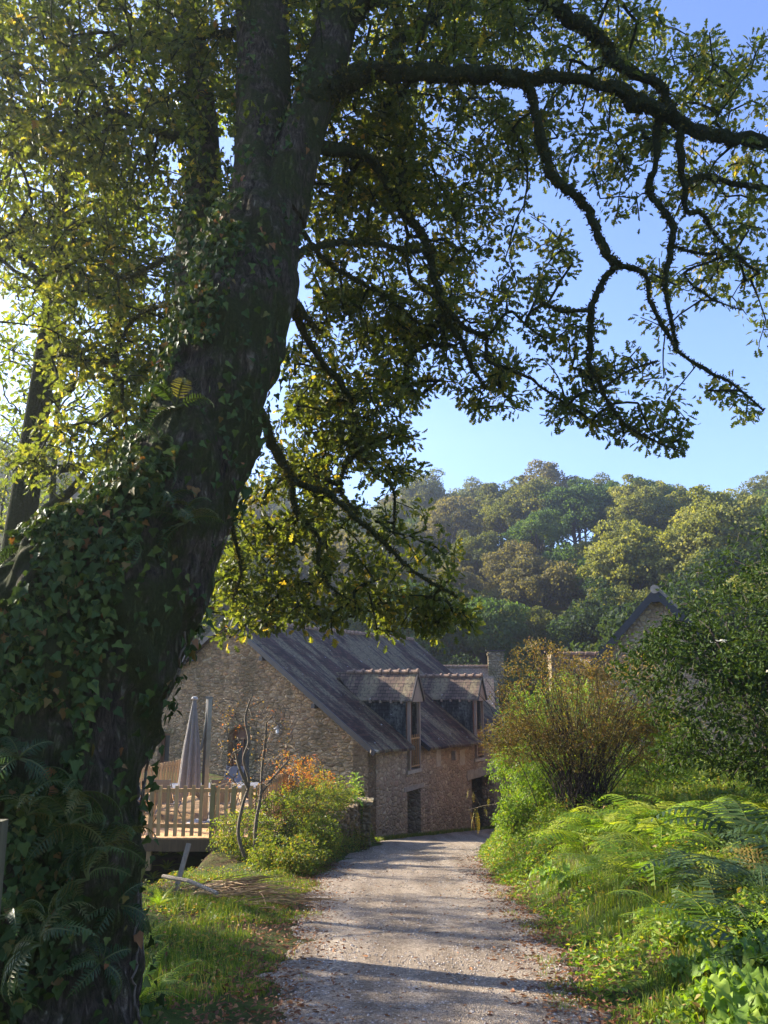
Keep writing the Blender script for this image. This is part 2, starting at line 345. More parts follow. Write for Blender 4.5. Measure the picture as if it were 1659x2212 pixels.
# ground material: soil / moss / leaf brown
m, t, b = newmat('soil_and_moss'); co = coord(t)
c1 = ramp(t, noise(t, 7, 8, co, .7), [(.3, (.035, .022, .012)), (.55, (.075, .05, .026)), (.75, (.13, .09, .05))])
c2 = ramp(t, noise(t, 18, 6, co, .7), [(.3, (.03, .05, .010)), (.7, (.08, .12, .02))])
c = mix(t, ramp(t, noise(t, .9, 6, co, .65), [(.38, (0, 0, 0)), (.58, (1, 1, 1))]), c1, c2)
t.links.new(c, b.inputs['Base Color']); b.inputs['Roughness'].default_value = 1; b.inputs['Specular IOR Level'].default_value = .1
bump(t, noise(t, 30, 8, co, .8), b, .8, .04); M['soil'] = m
# gravel
m, t, b = newmat('gravel'); co = coord(t)
vo = nd(t, 'ShaderNodeTexVoronoi', feature='F1'); vo.inputs['Scale'].default_value = 60; t.links.new(co, vo.inputs[0])
sp = nd(t, 'ShaderNodeSeparateColor'); t.links.new(vo.outputs['Color'], sp.inputs[0])
c1 = ramp(t, sp.outputs[0], [(0, (.22, .18, .14)), (.5, (.35, .30, .24)), (1, (.52, .465, .39))])
c2 = ramp(t, noise(t, 11, 8, co, .75), [(.3, (.62, .58, .54)), (.7, (1.15, 1.1, 1.05))])
c = mix(t, 1.0, c1, c2, 'MULTIPLY')
c = mix(t, 1.0, c, ramp(t, noise(t, 1.0, 3, coord(t, 'Object', (2.4, .16, 1)), .5), [(.36, (.70, .66, .62)), (.62, (1.12, 1.1, 1.08))]), 'MULTIPLY')
c = mix(t, ramp(t, noise(t, 1.1, 6, co, .7), [(.52, (0, 0, 0)), (.75, (.55, .55, .55))]), c, (.20, .145, .10))
t.links.new(c, b.inputs['Base Color']); b.inputs['Roughness'].default_value = .95; b.inputs['Specular IOR Level'].default_value = .2
h = nd(t, 'ShaderNodeMath', operation='ADD'); t.links.new(vo.outputs['Distance'], h.inputs[0]); t.links.new(noise(t, 16, 8, co, .85), h.inputs[1])
bump(t, h.outputs[0], b, .9, .03); M['gravel'] = m

# ------------------------------------------------------------------ terrain
EY = [0, 6, 10.8, 16.4, 22.4, 26.3, 30, 34, 40, 46, 60]
EL = [-1.0, -.80, -1.1, -1.3, -.95, -.25, .1, 2.1, 5.3, 8.5, 15]
ER = [1.6, 1.55, 1.95, 2.15, 2.55, 3.1, 4.0, 6.2, 9.8, 13, 21]
def eL(y): return np.interp(y, EY, EL)
def eR(y): return np.interp(y, EY, ER)
def wav(x, y, f, s):
    return np.sin(x * f + s) * np.cos(y * f * 1.13 + s * 2.1) + .5 * np.sin(x * f * 2.3 + y * f * 1.7 + s * 3)
def road_z(y):
    return np.where(y < 44, -.143 * y, -6.29 - .3 * (1 - np.exp(-(np.maximum(y, 44) - 44) / 3)))
def hill_z(x, y):
    yb = 60 - .60 * np.clip(x - 4, 0, 60) - .25 * np.clip(-x - 30, 0, 40)
    d = y - yb
    h = 31 * sst(-6, 88, d) * (1 - .17 * sst(12, 55, x)) + 9 * sst(-45, -75, x) * sst(30, 70, d)
    h = h + .04 * np.clip(d - 85, 0, 400) + 29 * sst(-78, -94, x) * sst(92, 112, y) * (1 - sst(140, 165, y))  # last term: unseen left shoulder, added to shade the foot of the hill
    return h
def terr(x, y):
    x = np.asarray(x, float); y = np.asarray(y, float)
    r = road_z(y)
    TR = np.maximum(r + .10, -.22 - .05 * np.minimum(y, 40))
    TR = TR + .25 * sst(4, 9, x)
    TL = np.maximum(r + .10, -2.4) - .95 * sst(3.9, 4.8, -x) * sst(13.5, 15.5, y) * (1 - sst(27, 28, y)) * (1 - sst(9, 11, -x)) + .03 * np.clip(-x - 2, 0, 10) * (y < 14)
    dR = x - eR(y); dL = eL(y) - x
    wL = np.where(y > 29, 4.0, np.where(y > 18, .55, 1.0)); offL = np.where(y > 29, 3.6, .25 * sst(16, 19, y))
    z = r + (TR - r) * sst(0, 1, dR / 2.0) + (TL - r) * sst(0, 1, (dL - offL) / wL)
    off = np.maximum(dR, dL)
    z = z + .035 * wav(x, y, 1.9, .3) * sst(0, 1.0, off) + .02 * wav(x, y, 5.3, 1.3) * sst(0, .6, off) + .006 * wav(x, y, 3.1, 2.)
    far = sst(46, 58, y)
    z = z * (1 - far) + (-6.5) * far
    return z + hill_z(x, y)
xs = np.unique(np.concatenate([np.linspace(-200, -30, 24), np.linspace(-30, -10, 26), np.linspace(-10, 12, 150), np.linspace(12, 40, 36), np.linspace(40, 200, 24)]))
ys = np.unique(np.concatenate([np.linspace(-60, -2, 20), np.linspace(-2, 34, 220), np.linspace(34, 70, 60), np.linspace(70, 200, 60), np.linspace(200, 300, 12)]))
X, Y = np.meshgrid(xs, ys); Z = terr(X, Y)
V = np.stack([X, Y, Z], -1).reshape(-1, 3); nx, ny = len(xs), len(ys)
i, j = np.meshgrid(np.arange(ny - 1), np.arange(nx - 1), indexing='ij')
F = np.stack([i * nx + j, i * nx + j + 1, (i + 1) * nx + j + 1, (i + 1) * nx + j], -1).reshape(-1, 4)
g = MB().add_arr(V, F).build('ground', M['soil'], smooth=True); tag(g, kind='structure')
# the gravel lane, ragged at its edges
rs = RS(3)
yy = np.concatenate([np.linspace(-4, 20, 360), np.linspace(20.1, 50, 200)]); us = np.linspace(0, 1, 60)
rag = lambda y, s: .10 * np.sin(y * 2.1 + s) + .07 * np.sin(y * 5.3 + 2 * s) + .05 * np.sin(y * 11.7 + s * 3) + .05 * rs.normal(size=len(y))
Lx = eL(yy) + rag(yy, .4) - .02; Rx = eR(yy) + rag(yy, 2.2) + .05
X = Lx[:, None] + (Rx - Lx)[:, None] * us[None]; Y = np.repeat(yy[:, None], 60, 1)
bnd = np.minimum(us, 1 - us) * 3
# terrain is sampled on a grid: lift the lane clear of its linear interpolation
Z = terr(X, Y) + .022 * sst(0, .25, bnd)[None] + .002 - .03 * (1 - sst(0, .06, bnd))[None]
Z = Z + .012 * wav(X, Y, 2.3, .7) * .4 + .02
V = np.stack([X, Y, Z], -1).reshape(-1, 3)
i, j = np.meshgrid(np.arange(len(yy) - 1), np.arange(59), indexing='ij')
F = np.stack([i * 60 + j, i * 60 + j + 1, (i + 1) * 60 + j + 1, (i + 1) * 60 + j], -1).reshape(-1, 4)
tag(MB().add_arr(V, F).build('gravel_road', M['gravel'], smooth=True), kind='structure')

# ------------------------------------------------------------------ the stone house
HC = np.array([-.6, 30.0, -4.28]); HR = R_(62)
house = empty('stone_house', HC, HR)
tag(house, 'long old stone mill house with slate roof and two roof dormers beside the lane', 'house')
def ez(x): return 3.35 - .036 * x           # eave height along the front
HWY = 6.76; LEN = 17.6; RZ0, RZ1 = 8.15, 8.02
slope = lambda x: ((RZ0 + (RZ1 - RZ0) * x / LEN) - ez(x)) / HWY
def fz(x, y): return ez(x) + slope(x) * y
# front wall with openings: (x0,x1,zb,zt)
ops = [(3.3, 4.55, -.62, 1.27, 'door'), (3.32, 4.32, 2.07, 99, 'w'), (10.3, 13.4, -2.2, .98, 'cart'), (10.8, 11.8, 1.86, 99, 'w')]
cuts = sorted({0, LEN, *[o[0] for o in ops], *[o[1] for o in ops]})
fw = MB()
for a, b_ in zip(cuts[:-1], cuts[1:]):
    mid = (a + b_) / 2; zs = -4.0
    for o in sorted([o for o in ops if o[0] <= mid <= o[1]], key=lambda o: o[2]):
        if o[2] > zs: fw.prism([(a, 0, zs), (b_, 0, zs), (b_, 0, o[2]), (a, 0, o[2])], (0, .65, 0))
        zs = o[3]
    if zs < 50: fw.prism([(a, 0, zs), (b_, 0, zs), (b_, 0, ez(b_)), (a, 0, ez(a))], (0, .65, 0))
fwo = fw.build('front_wall', M['fstone'], house)
# back room walls seen through the openings
for q_ in ((2.9, 5.6, 2.6, 2.8, -2.5, 1.9), (5.2, 5.4, .65, 2.6, -2.5, 1.9), (9.9, 14.4, 4.2, 4.4, -4, 1.9), (13.9, 14.1, .65, 4.2, -4, 1.9)): MB().box(*q_).build('inner_wall', M['fstone'], house)
MB().box(.66, LEN - .1, .66, 4.3, 1.9, 2.0).build('upper_floor', M['oldwood'], house)
# gable wall with window and arched door
gw = MB()
GW, GWN = 2 * HWY, []
def gtop(y): return fz(0, y if y <= HWY else 2 * HWY - y) - .06
gops = [(5.5, 6.62, 1.6, 3.84), (9.82, 10.5, 2.15, 3.43)]
cy_ = sorted({0.0, HWY, GW, *[o[0] for o in gops], *[o[1] for o in gops]})
for a, b_ in zip(cy_[:-1], cy_[1:]):
    mid = (a + b_) / 2; zs = -3.0
    for o in [o for o in gops if o[0] <= mid <= o[1]]:
        gw.prism([(0, a, zs), (0, b_, zs), (0, b_, o[2]), (0, a, o[2])][::-1], (.65, 0, 0)); zs = o[3]
        if o is gops[0]:   # arch spandrels
            cx = (a + b_) / 2; r = (b_ - a) / 2; n = 10
            for k in range(n):
                t0, t1 = math.pi * k / n, math.pi * (k + 1) / n
                y0, y1 = cx - r * math.cos(t0), cx - r * math.cos(t1); z0, z1 = 3.36 + .46 * math.sin(t0), 3.36 + .46 * math.sin(t1)
                gw.prism([(0, y0, z0), (0, y1, z1), (0, y1, 3.84), (0, y0, 3.84)][::-1], (.65, 0, 0))
    gw.prism([(0, a, zs), (0, b_, zs), (0, b_, gtop(b_)), (0, a, gtop(a))][::-1], (.65, 0, 0))
gw.build('gable_wall', M['gstone'], house)
# far gable + back wall
fg = MB(); fg.prism([(LEN, 0, -4), (LEN, GW, -4), (LEN, GW, ez(LEN)), (LEN, HWY, RZ1 - .06), (LEN, 0, ez(LEN))], (.5, 0, 0)); fg.box(.65, LEN, GW - .6, GW, -3, 3.0)
fg.build('rear_wall', M['gstone'], house)
# arch stones round the door
ar = MB()
for k in range(11):
    t0, t1 = math.pi * k / 11, math.pi * (k + 1) / 11
    pts = [(-.03, 6.06 - rr * math.cos(tt) * 1.0, 3.36 + (rr - .1) * math.sin(tt)) for rr, tt in ((.57, t0 + .02), (.57, t1 - .02), (.82, t1 - .02), (.82, t0 + .02))]
    ar.prism(pts[::-1], (.1, 0, 0), .5)
for k in range(6):
    for y0 in (5.22, 6.63): ar.box(-.025, .1, y0, y0 + .27, 1.62 + k * .29, 1.62 + k * .29 + .27)
ar.build('door_surround', M['ystone'], house)
dr = MB().box(.30, .36, 5.52, 6.60, 1.6, 3.9)
d = MB().box(.26, .32, 5.5, 5.62, 1.6, 3.84).box(.26, .32, 6.5, 6.62, 1.6, 3.84).box(.26, .32, 5.62, 6.5, 3.3, 3.84).box(.26, .32, 6.03, 6.09, 1.6, 3.3).box(.26, .32, 5.62, 6.5, 1.6, 1.8).build('glazed_door', M['door'], house)
MB().box(.33, .35, 5.62, 6.5, 1.8, 3.3).build('pane', M['glass'], d)
wf = MB().box(.22, .30, 9.84, 9.92, 2.15, 3.43).box(.22, .30, 10.36, 10.5, 2.15, 3.43).box(.22, .30, 9.92, 10.36, 3.33, 3.43).box(.22, .30, 9.92, 10.36, 2.15, 2.25).build('window', M['door'], house)
MB().box(.31, .33, 9.84, 10.5, 2.17, 3.41).build('pane', M['glass'], wf)
MB().box(-.03, .2, 9.6, 10.75, 3.44, 3.66).build('lintel', M['ystone'], house)
# roof planes
def uvroof(v): return np.stack([v[:, 0], v[:, 1] * 1.235], -1)
TH = .09; OV = -.42
rf = MB()
def roofq(x0, x1, y0, y1, dz=0, m=rf):
    a = [(x0, y0, fz(x0, y0) + .1 + dz), (x1, y0, fz(x1, y0) + .1 + dz), (x1, y1, fz(x1, y1) + .1 + dz), (x0, y1, fz(x0, y1) + .1 + dz)]
    nxs = max(1, int((x1 - x0) / .5)); nys = max(1, int((y1 - y0) / .5))
    vs = []
    for q in (0, -TH):
        for i in range(nxs + 1):
            for j in range(nys + 1):
                x = x0 + (x1 - x0) * i / nxs; y = y0 + (y1 - y0) * j / nys
                sag = .05 * math.sin(x * .8 + 1) * math.sin(max(0, y) / HWY * math.pi) + .02 * math.sin(x * 2.1 + y * 1.3)
                vs.append((x, y, fz(x, y) + .1 + dz + q + sag * (1 if dz == 0 else .4)))
    k = (nxs + 1) * (nys + 1); f = []
    for i in range(nxs):
        for j in range(nys):
            q = i * (nys + 1) + j; f.append((q, q + nys + 1, q + nys + 2, q + 1)); q += k; f.append((q, q + 1, q + nys + 2, q + nys + 1))
    def side(L): 
        for p, q in zip(L[:-1], L[1:]): f.append((p, q, q + k, p + k))
    side([i * (nys + 1) for i in range(nxs + 1)]); side([i * (nys + 1) + nys for i in range(nxs + 1)][::-1])
    side([j for j in range(nys + 1)][::-1]); side([nxs * (nys + 1) + j for j in range(nys + 1)])
    m.add(vs, f)
D1 = (3.2, 4.45); D2 = (10.68, 11.92)
YD = 3.45
roofq(-.28, D1[0] + .02, OV, HWY); roofq(D1[0] + .02, D1[1] - .02, YD, HWY); roofq(D1[1] - .02, D2[0] + .02, OV - .08, HWY)
roofq(D2[0] + .02, D2[1] - .02, YD, HWY); roofq(D2[1] - .02, LEN + .3, OV, HWY)
roof = rf.build('roof', M['slate'], house, uvfun=uvroof)
rb = MB(); rb.prism([(-.28, HWY, RZ0 + .1), (LEN + .3, HWY, RZ1 + .1), (LEN + .3, GW + .4, fz(LEN, -.4) + .1), (-.28, GW + .4, fz(0, -.4) + .1)], (0, 0, -TH))
rb.build('rear_roof', M['slate'], house, uvfun=uvroof)
# barge boards, purlin ends, rafters, ridge tiles
bb = MB()
bb.beam((-.30, OV - .03, fz(0, OV) + .02), (-.30, HWY, RZ0 + .02), .05, .2); bb.beam((-.30, GW + .4, fz(0, -.4) + .02), (-.30, HWY + .02, RZ0 + .02), .05, .2)
bb.build('barge_board', M['barge'], house)
for y in (2.3, 4.9, 6.6, 8.6, 11.0): MB().box(-.30, .02, y - .08, y + .08, gtop(y) - .28, gtop(y) - .10).build('purlin', M['barge'], house)
rt = MB()
for k in range(44):
    x = -.25 + k * .41; z = RZ0 + (RZ1 - RZ0) * x / LEN + .07
    rt.tube([(x, HWY, z), (x + .36, HWY, z + .0)], [.13, .12], 8, rnd=(k * 37 % 10) / 10); rt.tube([(x + .33, HWY, z), (x + .41, HWY, z + .01)], [.15, .15], 8)
rt.build('ridge_tiles', M['tile'], house)
for k in range(30):
    x = .3 + k * .58
    if D1[0] - .1 < x < D1[1] + .1 or D2[0] - .1 < x < D2[1] + .1: continue
    MB().beam((x, OV + .06, fz(x, OV + .06) - .03), (x, .3, fz(x, .3) - .03), .07, .09).build('rafter_end', M['oldwood'], house)
# bargeboard on the cut edges of the roof beside the dormers
for x in (D1[1] - .03, D2[1] - .03):
    MB().beam((x, OV - .1, fz(x, OV) - .03), (x, .05, fz(x, .05) + .02), .05, .18).build('cut_board', M['barge'], house)
def dormer(x0, x1, zr, ze, zs):
    """side slates, little roof, front triangle, posts, rail and sill"""
    xm = (x0 + x1) / 2
    dm = MB()
    for x in (x0, x1 - .1):
        yb = (ze - ez(x)) / slope(x)
        dm.prism([(x, .06, fz(x, .06)), (x, .06, ze), (x, yb + .6, ze), (x, yb + .6, fz(x, yb + .6) - .2)], (.1, 0, 0))
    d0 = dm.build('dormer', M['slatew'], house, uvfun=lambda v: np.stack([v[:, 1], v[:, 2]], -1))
    o = .09; r = MB(); yr = (zr - ez(xm)) / slope(xm) + .1; sl = (zr - ze) / (xm - x0)
    for s in (-1, 1):
        xe = xm + s * ((x1 - x0) / 2 + o); zz = ze - o * sl * .6
        ye = (zz - ez(xe)) / slope(xe) + .05
        q = [(xm, -.30, zr + .02), (xm, yr, zr + .02), (xe, ye, zz), (xe, -.30, zz)]
        r.prism(q if s < 0 else q[::-1], (0, 0, .06))
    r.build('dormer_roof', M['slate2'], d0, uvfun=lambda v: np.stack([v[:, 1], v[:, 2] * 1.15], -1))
    tl = MB()
    n = 8
    for k in range(n):
        y = -.3 + k * .44
        if y > yr: break
        tl.tube([(xm, y, zr + .07), (xm, y + .40, zr + .06)], [.10, .10], 8, rnd=(k * 7 % 10) / 10); tl.tube([(xm, y, zr + .08), (xm, y + .08, zr + .08)], [.135, .135], 8)
    tl.build('ridge_tiles', M['tile'], d0)
    fr = MB(); fr.prism([(x0 - .02, -.24, ze), (xm, -.24, zr), (x1 + .02, -.24, ze)], (0, .05, 0)); fr.build('front_boards', M['oldwood'], d0)
    vb = MB(); 
    for s in (-1, 1): vb.beam((xm, -.29, zr + .03), (xm + s * ((x1 - x0) / 2 + o), -.29, ze - o * sl * .6 + .02), .04, .12)
    vb.build('verge_boards', M['barge'], d0)
    for x in (x0 + .03, x1 - .12): MB().box(x, x + .10, -.13, -.01, zs + .02, ze - .12).build('post', M['oldwood'], d0)
    MB().box(x0 - .02, x1 + .02, -.24, .02, ze - .12, ze).build('crossbeam', M['oldwood'], d0)
    for k in range(5): MB().box(x0 - .17, x0 + .0, .15 + k * .5, .21 + k * .5, ze - .17, ze - .05).build('rafter_end', M['oldwood'], d0)
    sh = MB().box(x0 + .14, x1 - .13, .22, .28, zs + .05, ze - .1); sh.build('shutter', M['door'], d0)
    ra = MB(); ra.box(x0 + .13, x1 - .12, -.12, -.07, zs + 1.22, zs + 1.28); ra.box(x0 + .13, x1 - .12, -.12, -.07, zs + .12, zs + .18)
    for k in range(5):
        x = x0 + .18 + k * (x1 - x0 - .38) / 4; ra.box(x - .011, x + .011, -.115, -.075, zs + .12, zs + 1.4)
    ra.build('railing', M['orange'], d0)
    MB().box(x0 - .1, x1 + .12, -.10, .5, zs - .14, zs).build('sill', M['render'], d0)
dormer(3.28, 4.36, 5.97, 4.93, 2.09)
dormer(10.76, 11.84, 5.80, 4.78, 1.88)
# lintels and jambs, paler blocks set in the wall
for q_ in ((3.0, 4.85, -.03, .4, 1.28, 1.46), (9.7, 10.6, -.035, .4, .99, 1.42), (10.63, 12.1, -.035, .4, .99, 1.38), (12.13, 13.9, -.035, .4, .99, 1.40)): MB().box(*q_).build('lintel', M['dressed'], house)
MB().box(3.3, 4.55, -.12, .65, -.72, -.60).build('door_step', M['dressed'], house)
for x, z, w_, h in ((6.2, 1.95, .5, .75), (8.9, 1.75, .6, .7), (6.0, 2.9, .7, .16), (9.0, 2.62, .7, .16), (5.0, -.9, .7, .25)): MB().box(x, x + w_, -.012, .1, z, z + h).build('wall_patch', M['render'], house)
MB().box(7.9, 8.1, -.2, .1, 2.1, 2.5).build('bracket', M['dressed'], house)
MB().tube([(-.3, -.25, 3.16), (-.05, -.45, 3.14)], [.08, .05], 8).build('gutter_stone', M['render'], house)

# wall lantern on the gable
def hl(x, y, z):
    c, s = math.cos(HR), math.sin(HR); return np.array([HC[0] + c * x - s * y, HC[1] + s * x + c * y, HC[2] + z])
lan = empty('wall_lantern', hl(-.02, 3.95, 3.85), HR); tag(lan, 'small dark metal lantern fixed to the stone gable wall', 'lamp')
MB().box(-.02, .02, -.04, .04, -.05, .14).tube([(-.0, 0, .08), (-.12, 0, .14), (-.24, 0, .12), (-.26, 0, .04)], .015, 6).build('bracket', M['metal'], lan)
MB().lathe([(.0, .09), (.05, .07), (.16, .0), (.165, -.02), (.0, -.02)], (-.26, 0, 0), 14).build('shade', M['metal'], lan)
MB().lathe([(.055, -.02), (.07, -.12), (.05, -.24), (0, -.25)], (-.26, 0, 0), 12).build('glass', M['lglass'], lan)

# ------------------------------------------------------------------ far cottage and right-hand house
fc = empty('distant_cottage', (5.15, 56, -6.35), R_(-6)); tag(fc, 'distant low cottage with pale roof and square stone chimney beyond the long roof', 'house')
c0 = MB(); c0.box(-8, 2.6, 0, 6, -1.5, 5.2); c0.prism([(2.6, 0, -1.5), (2.6, 6, -1.5), (2.6, 6, 5.2), (2.6, 3, 8.6), (2.6, 0, 5.2)], (.4, 0, 0)); c0.build('wall', M['ystone'], fc)
c1 = MB(); c1.prism([(-8.2, -.3, 4.9), (2.7, -.3, 4.9), (2.7, 3, 8.5), (-8.2, 3, 8.5)], (0, 0, .1)); c1.prism([(-8.2, 6.3, 4.9), (-8.2, 3, 8.5), (2.7, 3, 8.5), (2.7, 6.3, 4.9)], (0, 0, .1))
cr = c1.build('roof', M['slate3'], fc, uvfun=lambda v: np.stack([v[:, 0], v[:, 1] * 1.5], -1))
rt = MB()
for k in range(26): rt.tube([(-8.1 + k * .41, 3, 8.62), (-7.72 + k * .41, 3, 8.62)], [.15, .13], 7)
rt.build('ridge_tiles', M['tile'], cr)
MB().box(2.35, 3.5, 2.4, 3.6, 6.5, 9.7).box(2.28, 3.57, 2.33, 3.67, 9.45, 9.6).build('chimney', M['ystone'], fc)
MB().box(2.2, 3.65, 2.25, 3.75, 9.78, 9.84).build('chimney_cap', M['barge'], fc)

A = P(1417, 1283, 30)
rh = empty('gabled_stone_house', (A[0], 30, -2.2), R_(-25)); tag(rh, 'stone house gable with steep slate edge rising behind the dark leafy tree', 'house')
ap = A[2] + 2.2; hs = 4.4; ee = ap - hs * 1.07
c0 = MB(); c0.prism([(-hs, 0, -1), (hs, 0, -1), (hs, 0, ee), (0, 0, ap), (-hs, 0, ee)], (0, .5, 0)); c0.box(-hs, -hs + .4, .5, 9, -1, ee); c0.box(hs - .4, hs, .5, 9, -1, ee); c0.build('wall', M['fstone'], rh)
c1 = MB()
for s in (-1, 1):
    q = [(0, -.3, ap + .05), (0, 9.3, ap + .05), (s * (hs + .4), 9.3, ee - .38), (s * (hs + .4), -.3, ee - .38)]
    c1.prism(q if s < 0 else q[::-1], (0, 0, .1))
cr = c1.build('roof', M['slate'], rh, uvfun=lambda v: np.stack([v[:, 1], v[:, 2] * 1.3], -1))
vb = MB()
for s in (-1, 1): vb.beam((s * .02, -.33, ap + .0), (s * (hs + .4), -.33, ee - .43), .05, .26)
vb.build('verge_board', M['barge'], cr)
MB().box(-.16, .16, -.38, -.34, ap - .34, ap - .02).build('apex_block', M['barge'], cr)
rt = MB()
for k in range(22): rt.tube([(0, -.42 + k * .42, ap + .15), (0, -.06 + k * .42, ap + .15)], [.17, .15], 10)
rt.build('ridge_tiles', M['dressed'], cr)
# small ruined chimney block to its left
B0 = P(1190, 1412, 34)
cb = empty('lichened_outbuilding', (B0[0], 34, -3.0), R_(-5)); tag(cb, 'low stone outbuilding with slate roof left of the steep gable', 'outbuilding')
hz = B0[2] + 3.0
MB().box(0, .5, 0, 1.2, -2, hz).build('chimney', M['ystone'], cb)
MB().box(.5, 4.2, .2, 4, -2, hz - .9).build('wall', M['fstone'], cb)
cr = MB().prism([(.5, 0, hz - .95), (4.3, 0, hz - .95), (4.3, 1.6, hz - .12), (.5, 1.6, hz - .12)], (0, 0, .08)).prism([(.5, 3.4, hz - .95), (.5, 1.6, hz - .12), (4.3, 1.6, hz - .12), (4.3, 3.4, hz - .95)], (0, 0, .08)).build('roof', M['slate2'], cb, uvfun=lambda v: v[:, :2])
rt = MB()
for k in range(9): rt.tube([(.5 + k * .42, 1.6, hz + .0), (.88 + k * .42, 1.6, hz)], [.14, .12], 8)
rt.build('ridge_tiles', M['tile'], cr)

# ------------------------------------------------------------------ timber deck and picket fences
DZ = -2.27
dk = empty('timber_deck', (-6, 24, DZ)); tag(dk, 'sunlit larch timber terrace deck in front of the stone gable', 'deck')
db = MB(); rs = RS(5)
for k in range(54):
    y = -4.0 + k * .145; db.box(-3.2, 3.3, y, y + .138, -.03, 0, rs.rand())
db.build('boards', M['deckw'], dk)
for q_ in ((-3.2, 3.3, -4.03, -3.98, -.30, -.035), (-3.2, 3.3, -3.5, -3.42, -.3, -.035), (3.24, 3.3, -3.97, 3.8, -.3, -.035)): MB().box(*q_).build('joist', M['joist'], dk)
for x in (-3, -.2, 3.1):
    for y in (-3.6, 0, 3.4): MB().box(x, x + .12, y, y + .12, -1.4, -.035).build('support_post', M['deckg'], dk)
def picket_fence(name, a, b_, label, posts, h=1.2, sp=.205, seed=1, drop=.06):
    a = np.array(a, float); b_ = np.array(b_, float); L = np.linalg.norm(b_ - a); ang = math.atan2(*(b_ - a)[1::-1]); rs = RS(seed)
    e = empty(name, a, ang); tag(e, label, 'fence')
    MB().box(0, L, .03, .07, h - .16, h - .07, .5).box(0, L, .03, .07, .22, .31, .4).build('rail', M['deckw'], e)
    n = int(L / sp)
    for k in range(n + 1):
        x = k * sp
        if any(abs(x - q) < .1 for q, _, _ in posts): continue
        j = rs.rand() * .015; MB().box(x - .045, x + .045, 0, .026, .02 - drop * 0 + j, h + j, rs.rand()).build('picket', M['deckw'], e)
    for q, low, mt in posts:
        MB().box(q - .055, q + .055, -.03, .085, low, h + .04, rs.rand()).build('post', mt, e)
    return e
F0 = (-8.2, 20.05, DZ + .005)
px2x = lambda px: (px - 829.5) / 1661 * depth_t(1750, 20) - F0[0]
picket_fence('picket_fence', F0, (-3.2, 20.05, DZ + .005), 'front picket fence of the deck, facing the lane edge', [(px2x(326), -.75, M['deckw']), (px2x(458), -.12, M['deckg']), (px2x(503), -.1, M['deckg'])], seed=1)
picket_fence('picket_fence', (-3.15, 20.1, DZ + .005), (-2.7, 23.6, DZ + .005), 'picket fence along the right side of the deck behind the bushes', [(3.4, -.2, M['deckw'])], seed=2)
picket_fence('picket_fence', (-8.0, 21.4, DZ + .005), (-6.2, 27.0, DZ + .005), 'back picket fence of the deck, below the small window', [(.1, -.2, M['deckw']), (5.7, -.2, M['deckw'])], h=1.22, sp=.16, seed=3)

# parasol
pbse = P(437, 1784, 21.7)
pz = empty('parasol', (pbse[0], 21.7, DZ + .0)); tag(pz, 'tall closed taupe parasol standing on the deck', 'parasol')
H_ = 3.28
MB().box(-.40, .40, -.40, .40, .005, .07).box(-.26, .26, -.26, .26, .07, .11).build('base', M['conc'], pz)
MB().tube([(.02, 0, .1), (.03, 0, H_)], [.10, .085], 4).box(-.06, .12, -.06, .06, H_ - .02, H_ + .03).tube([(.03, -.01, H_ - .03), (-.07, -.03, 2.2), (-.13, -.05, 1.9)], .035, 6).build('mast', M['metal'], pz)
cv = MB(); seg = 72; lv = 26; rs = RS(4); vs = []
for i in range(lv):
    t_ = i / (lv - 1); z = H_ - .02 - t_ * 2.35; base = .05 + .27 * t_ ** .75
    for j in range(seg):
        a = 2 * math.pi * j / seg
        fold = .5 + .5 * math.cos(a * 8 + 1.1 * math.sin(a) + .6 * t_)
        r = base * (.55 + .52 * fold * min(1, .35 + t_ * 1.2)); zz = z - (.22 * fold + .12 * math.sin(a * 2)) * t_ ** 3
        vs.append((-.36 + r * math.cos(a) + .05 * t_ * -.6, -.05 + r * math.sin(a), zz))
F = [(i * seg + j, i * seg + (j + 1) % seg, (i + 1) * seg + (j + 1) % seg, (i + 1) * seg + j) for i in range(lv - 1) for j in range(seg)]
cv.add(vs, F); cv.build('canopy', M['canvas'], pz, smooth=True)
MB().lathe([(.0, .04), (.07, .03), (.09, -.02), (.07, -.05)], (-.36, -.05, H_), 12).tube([(-.36, -.05, H_ - .1), (-.38, -.05, .85)], [.025, .02], 6).build('crown_cap', M['conc'], pz)

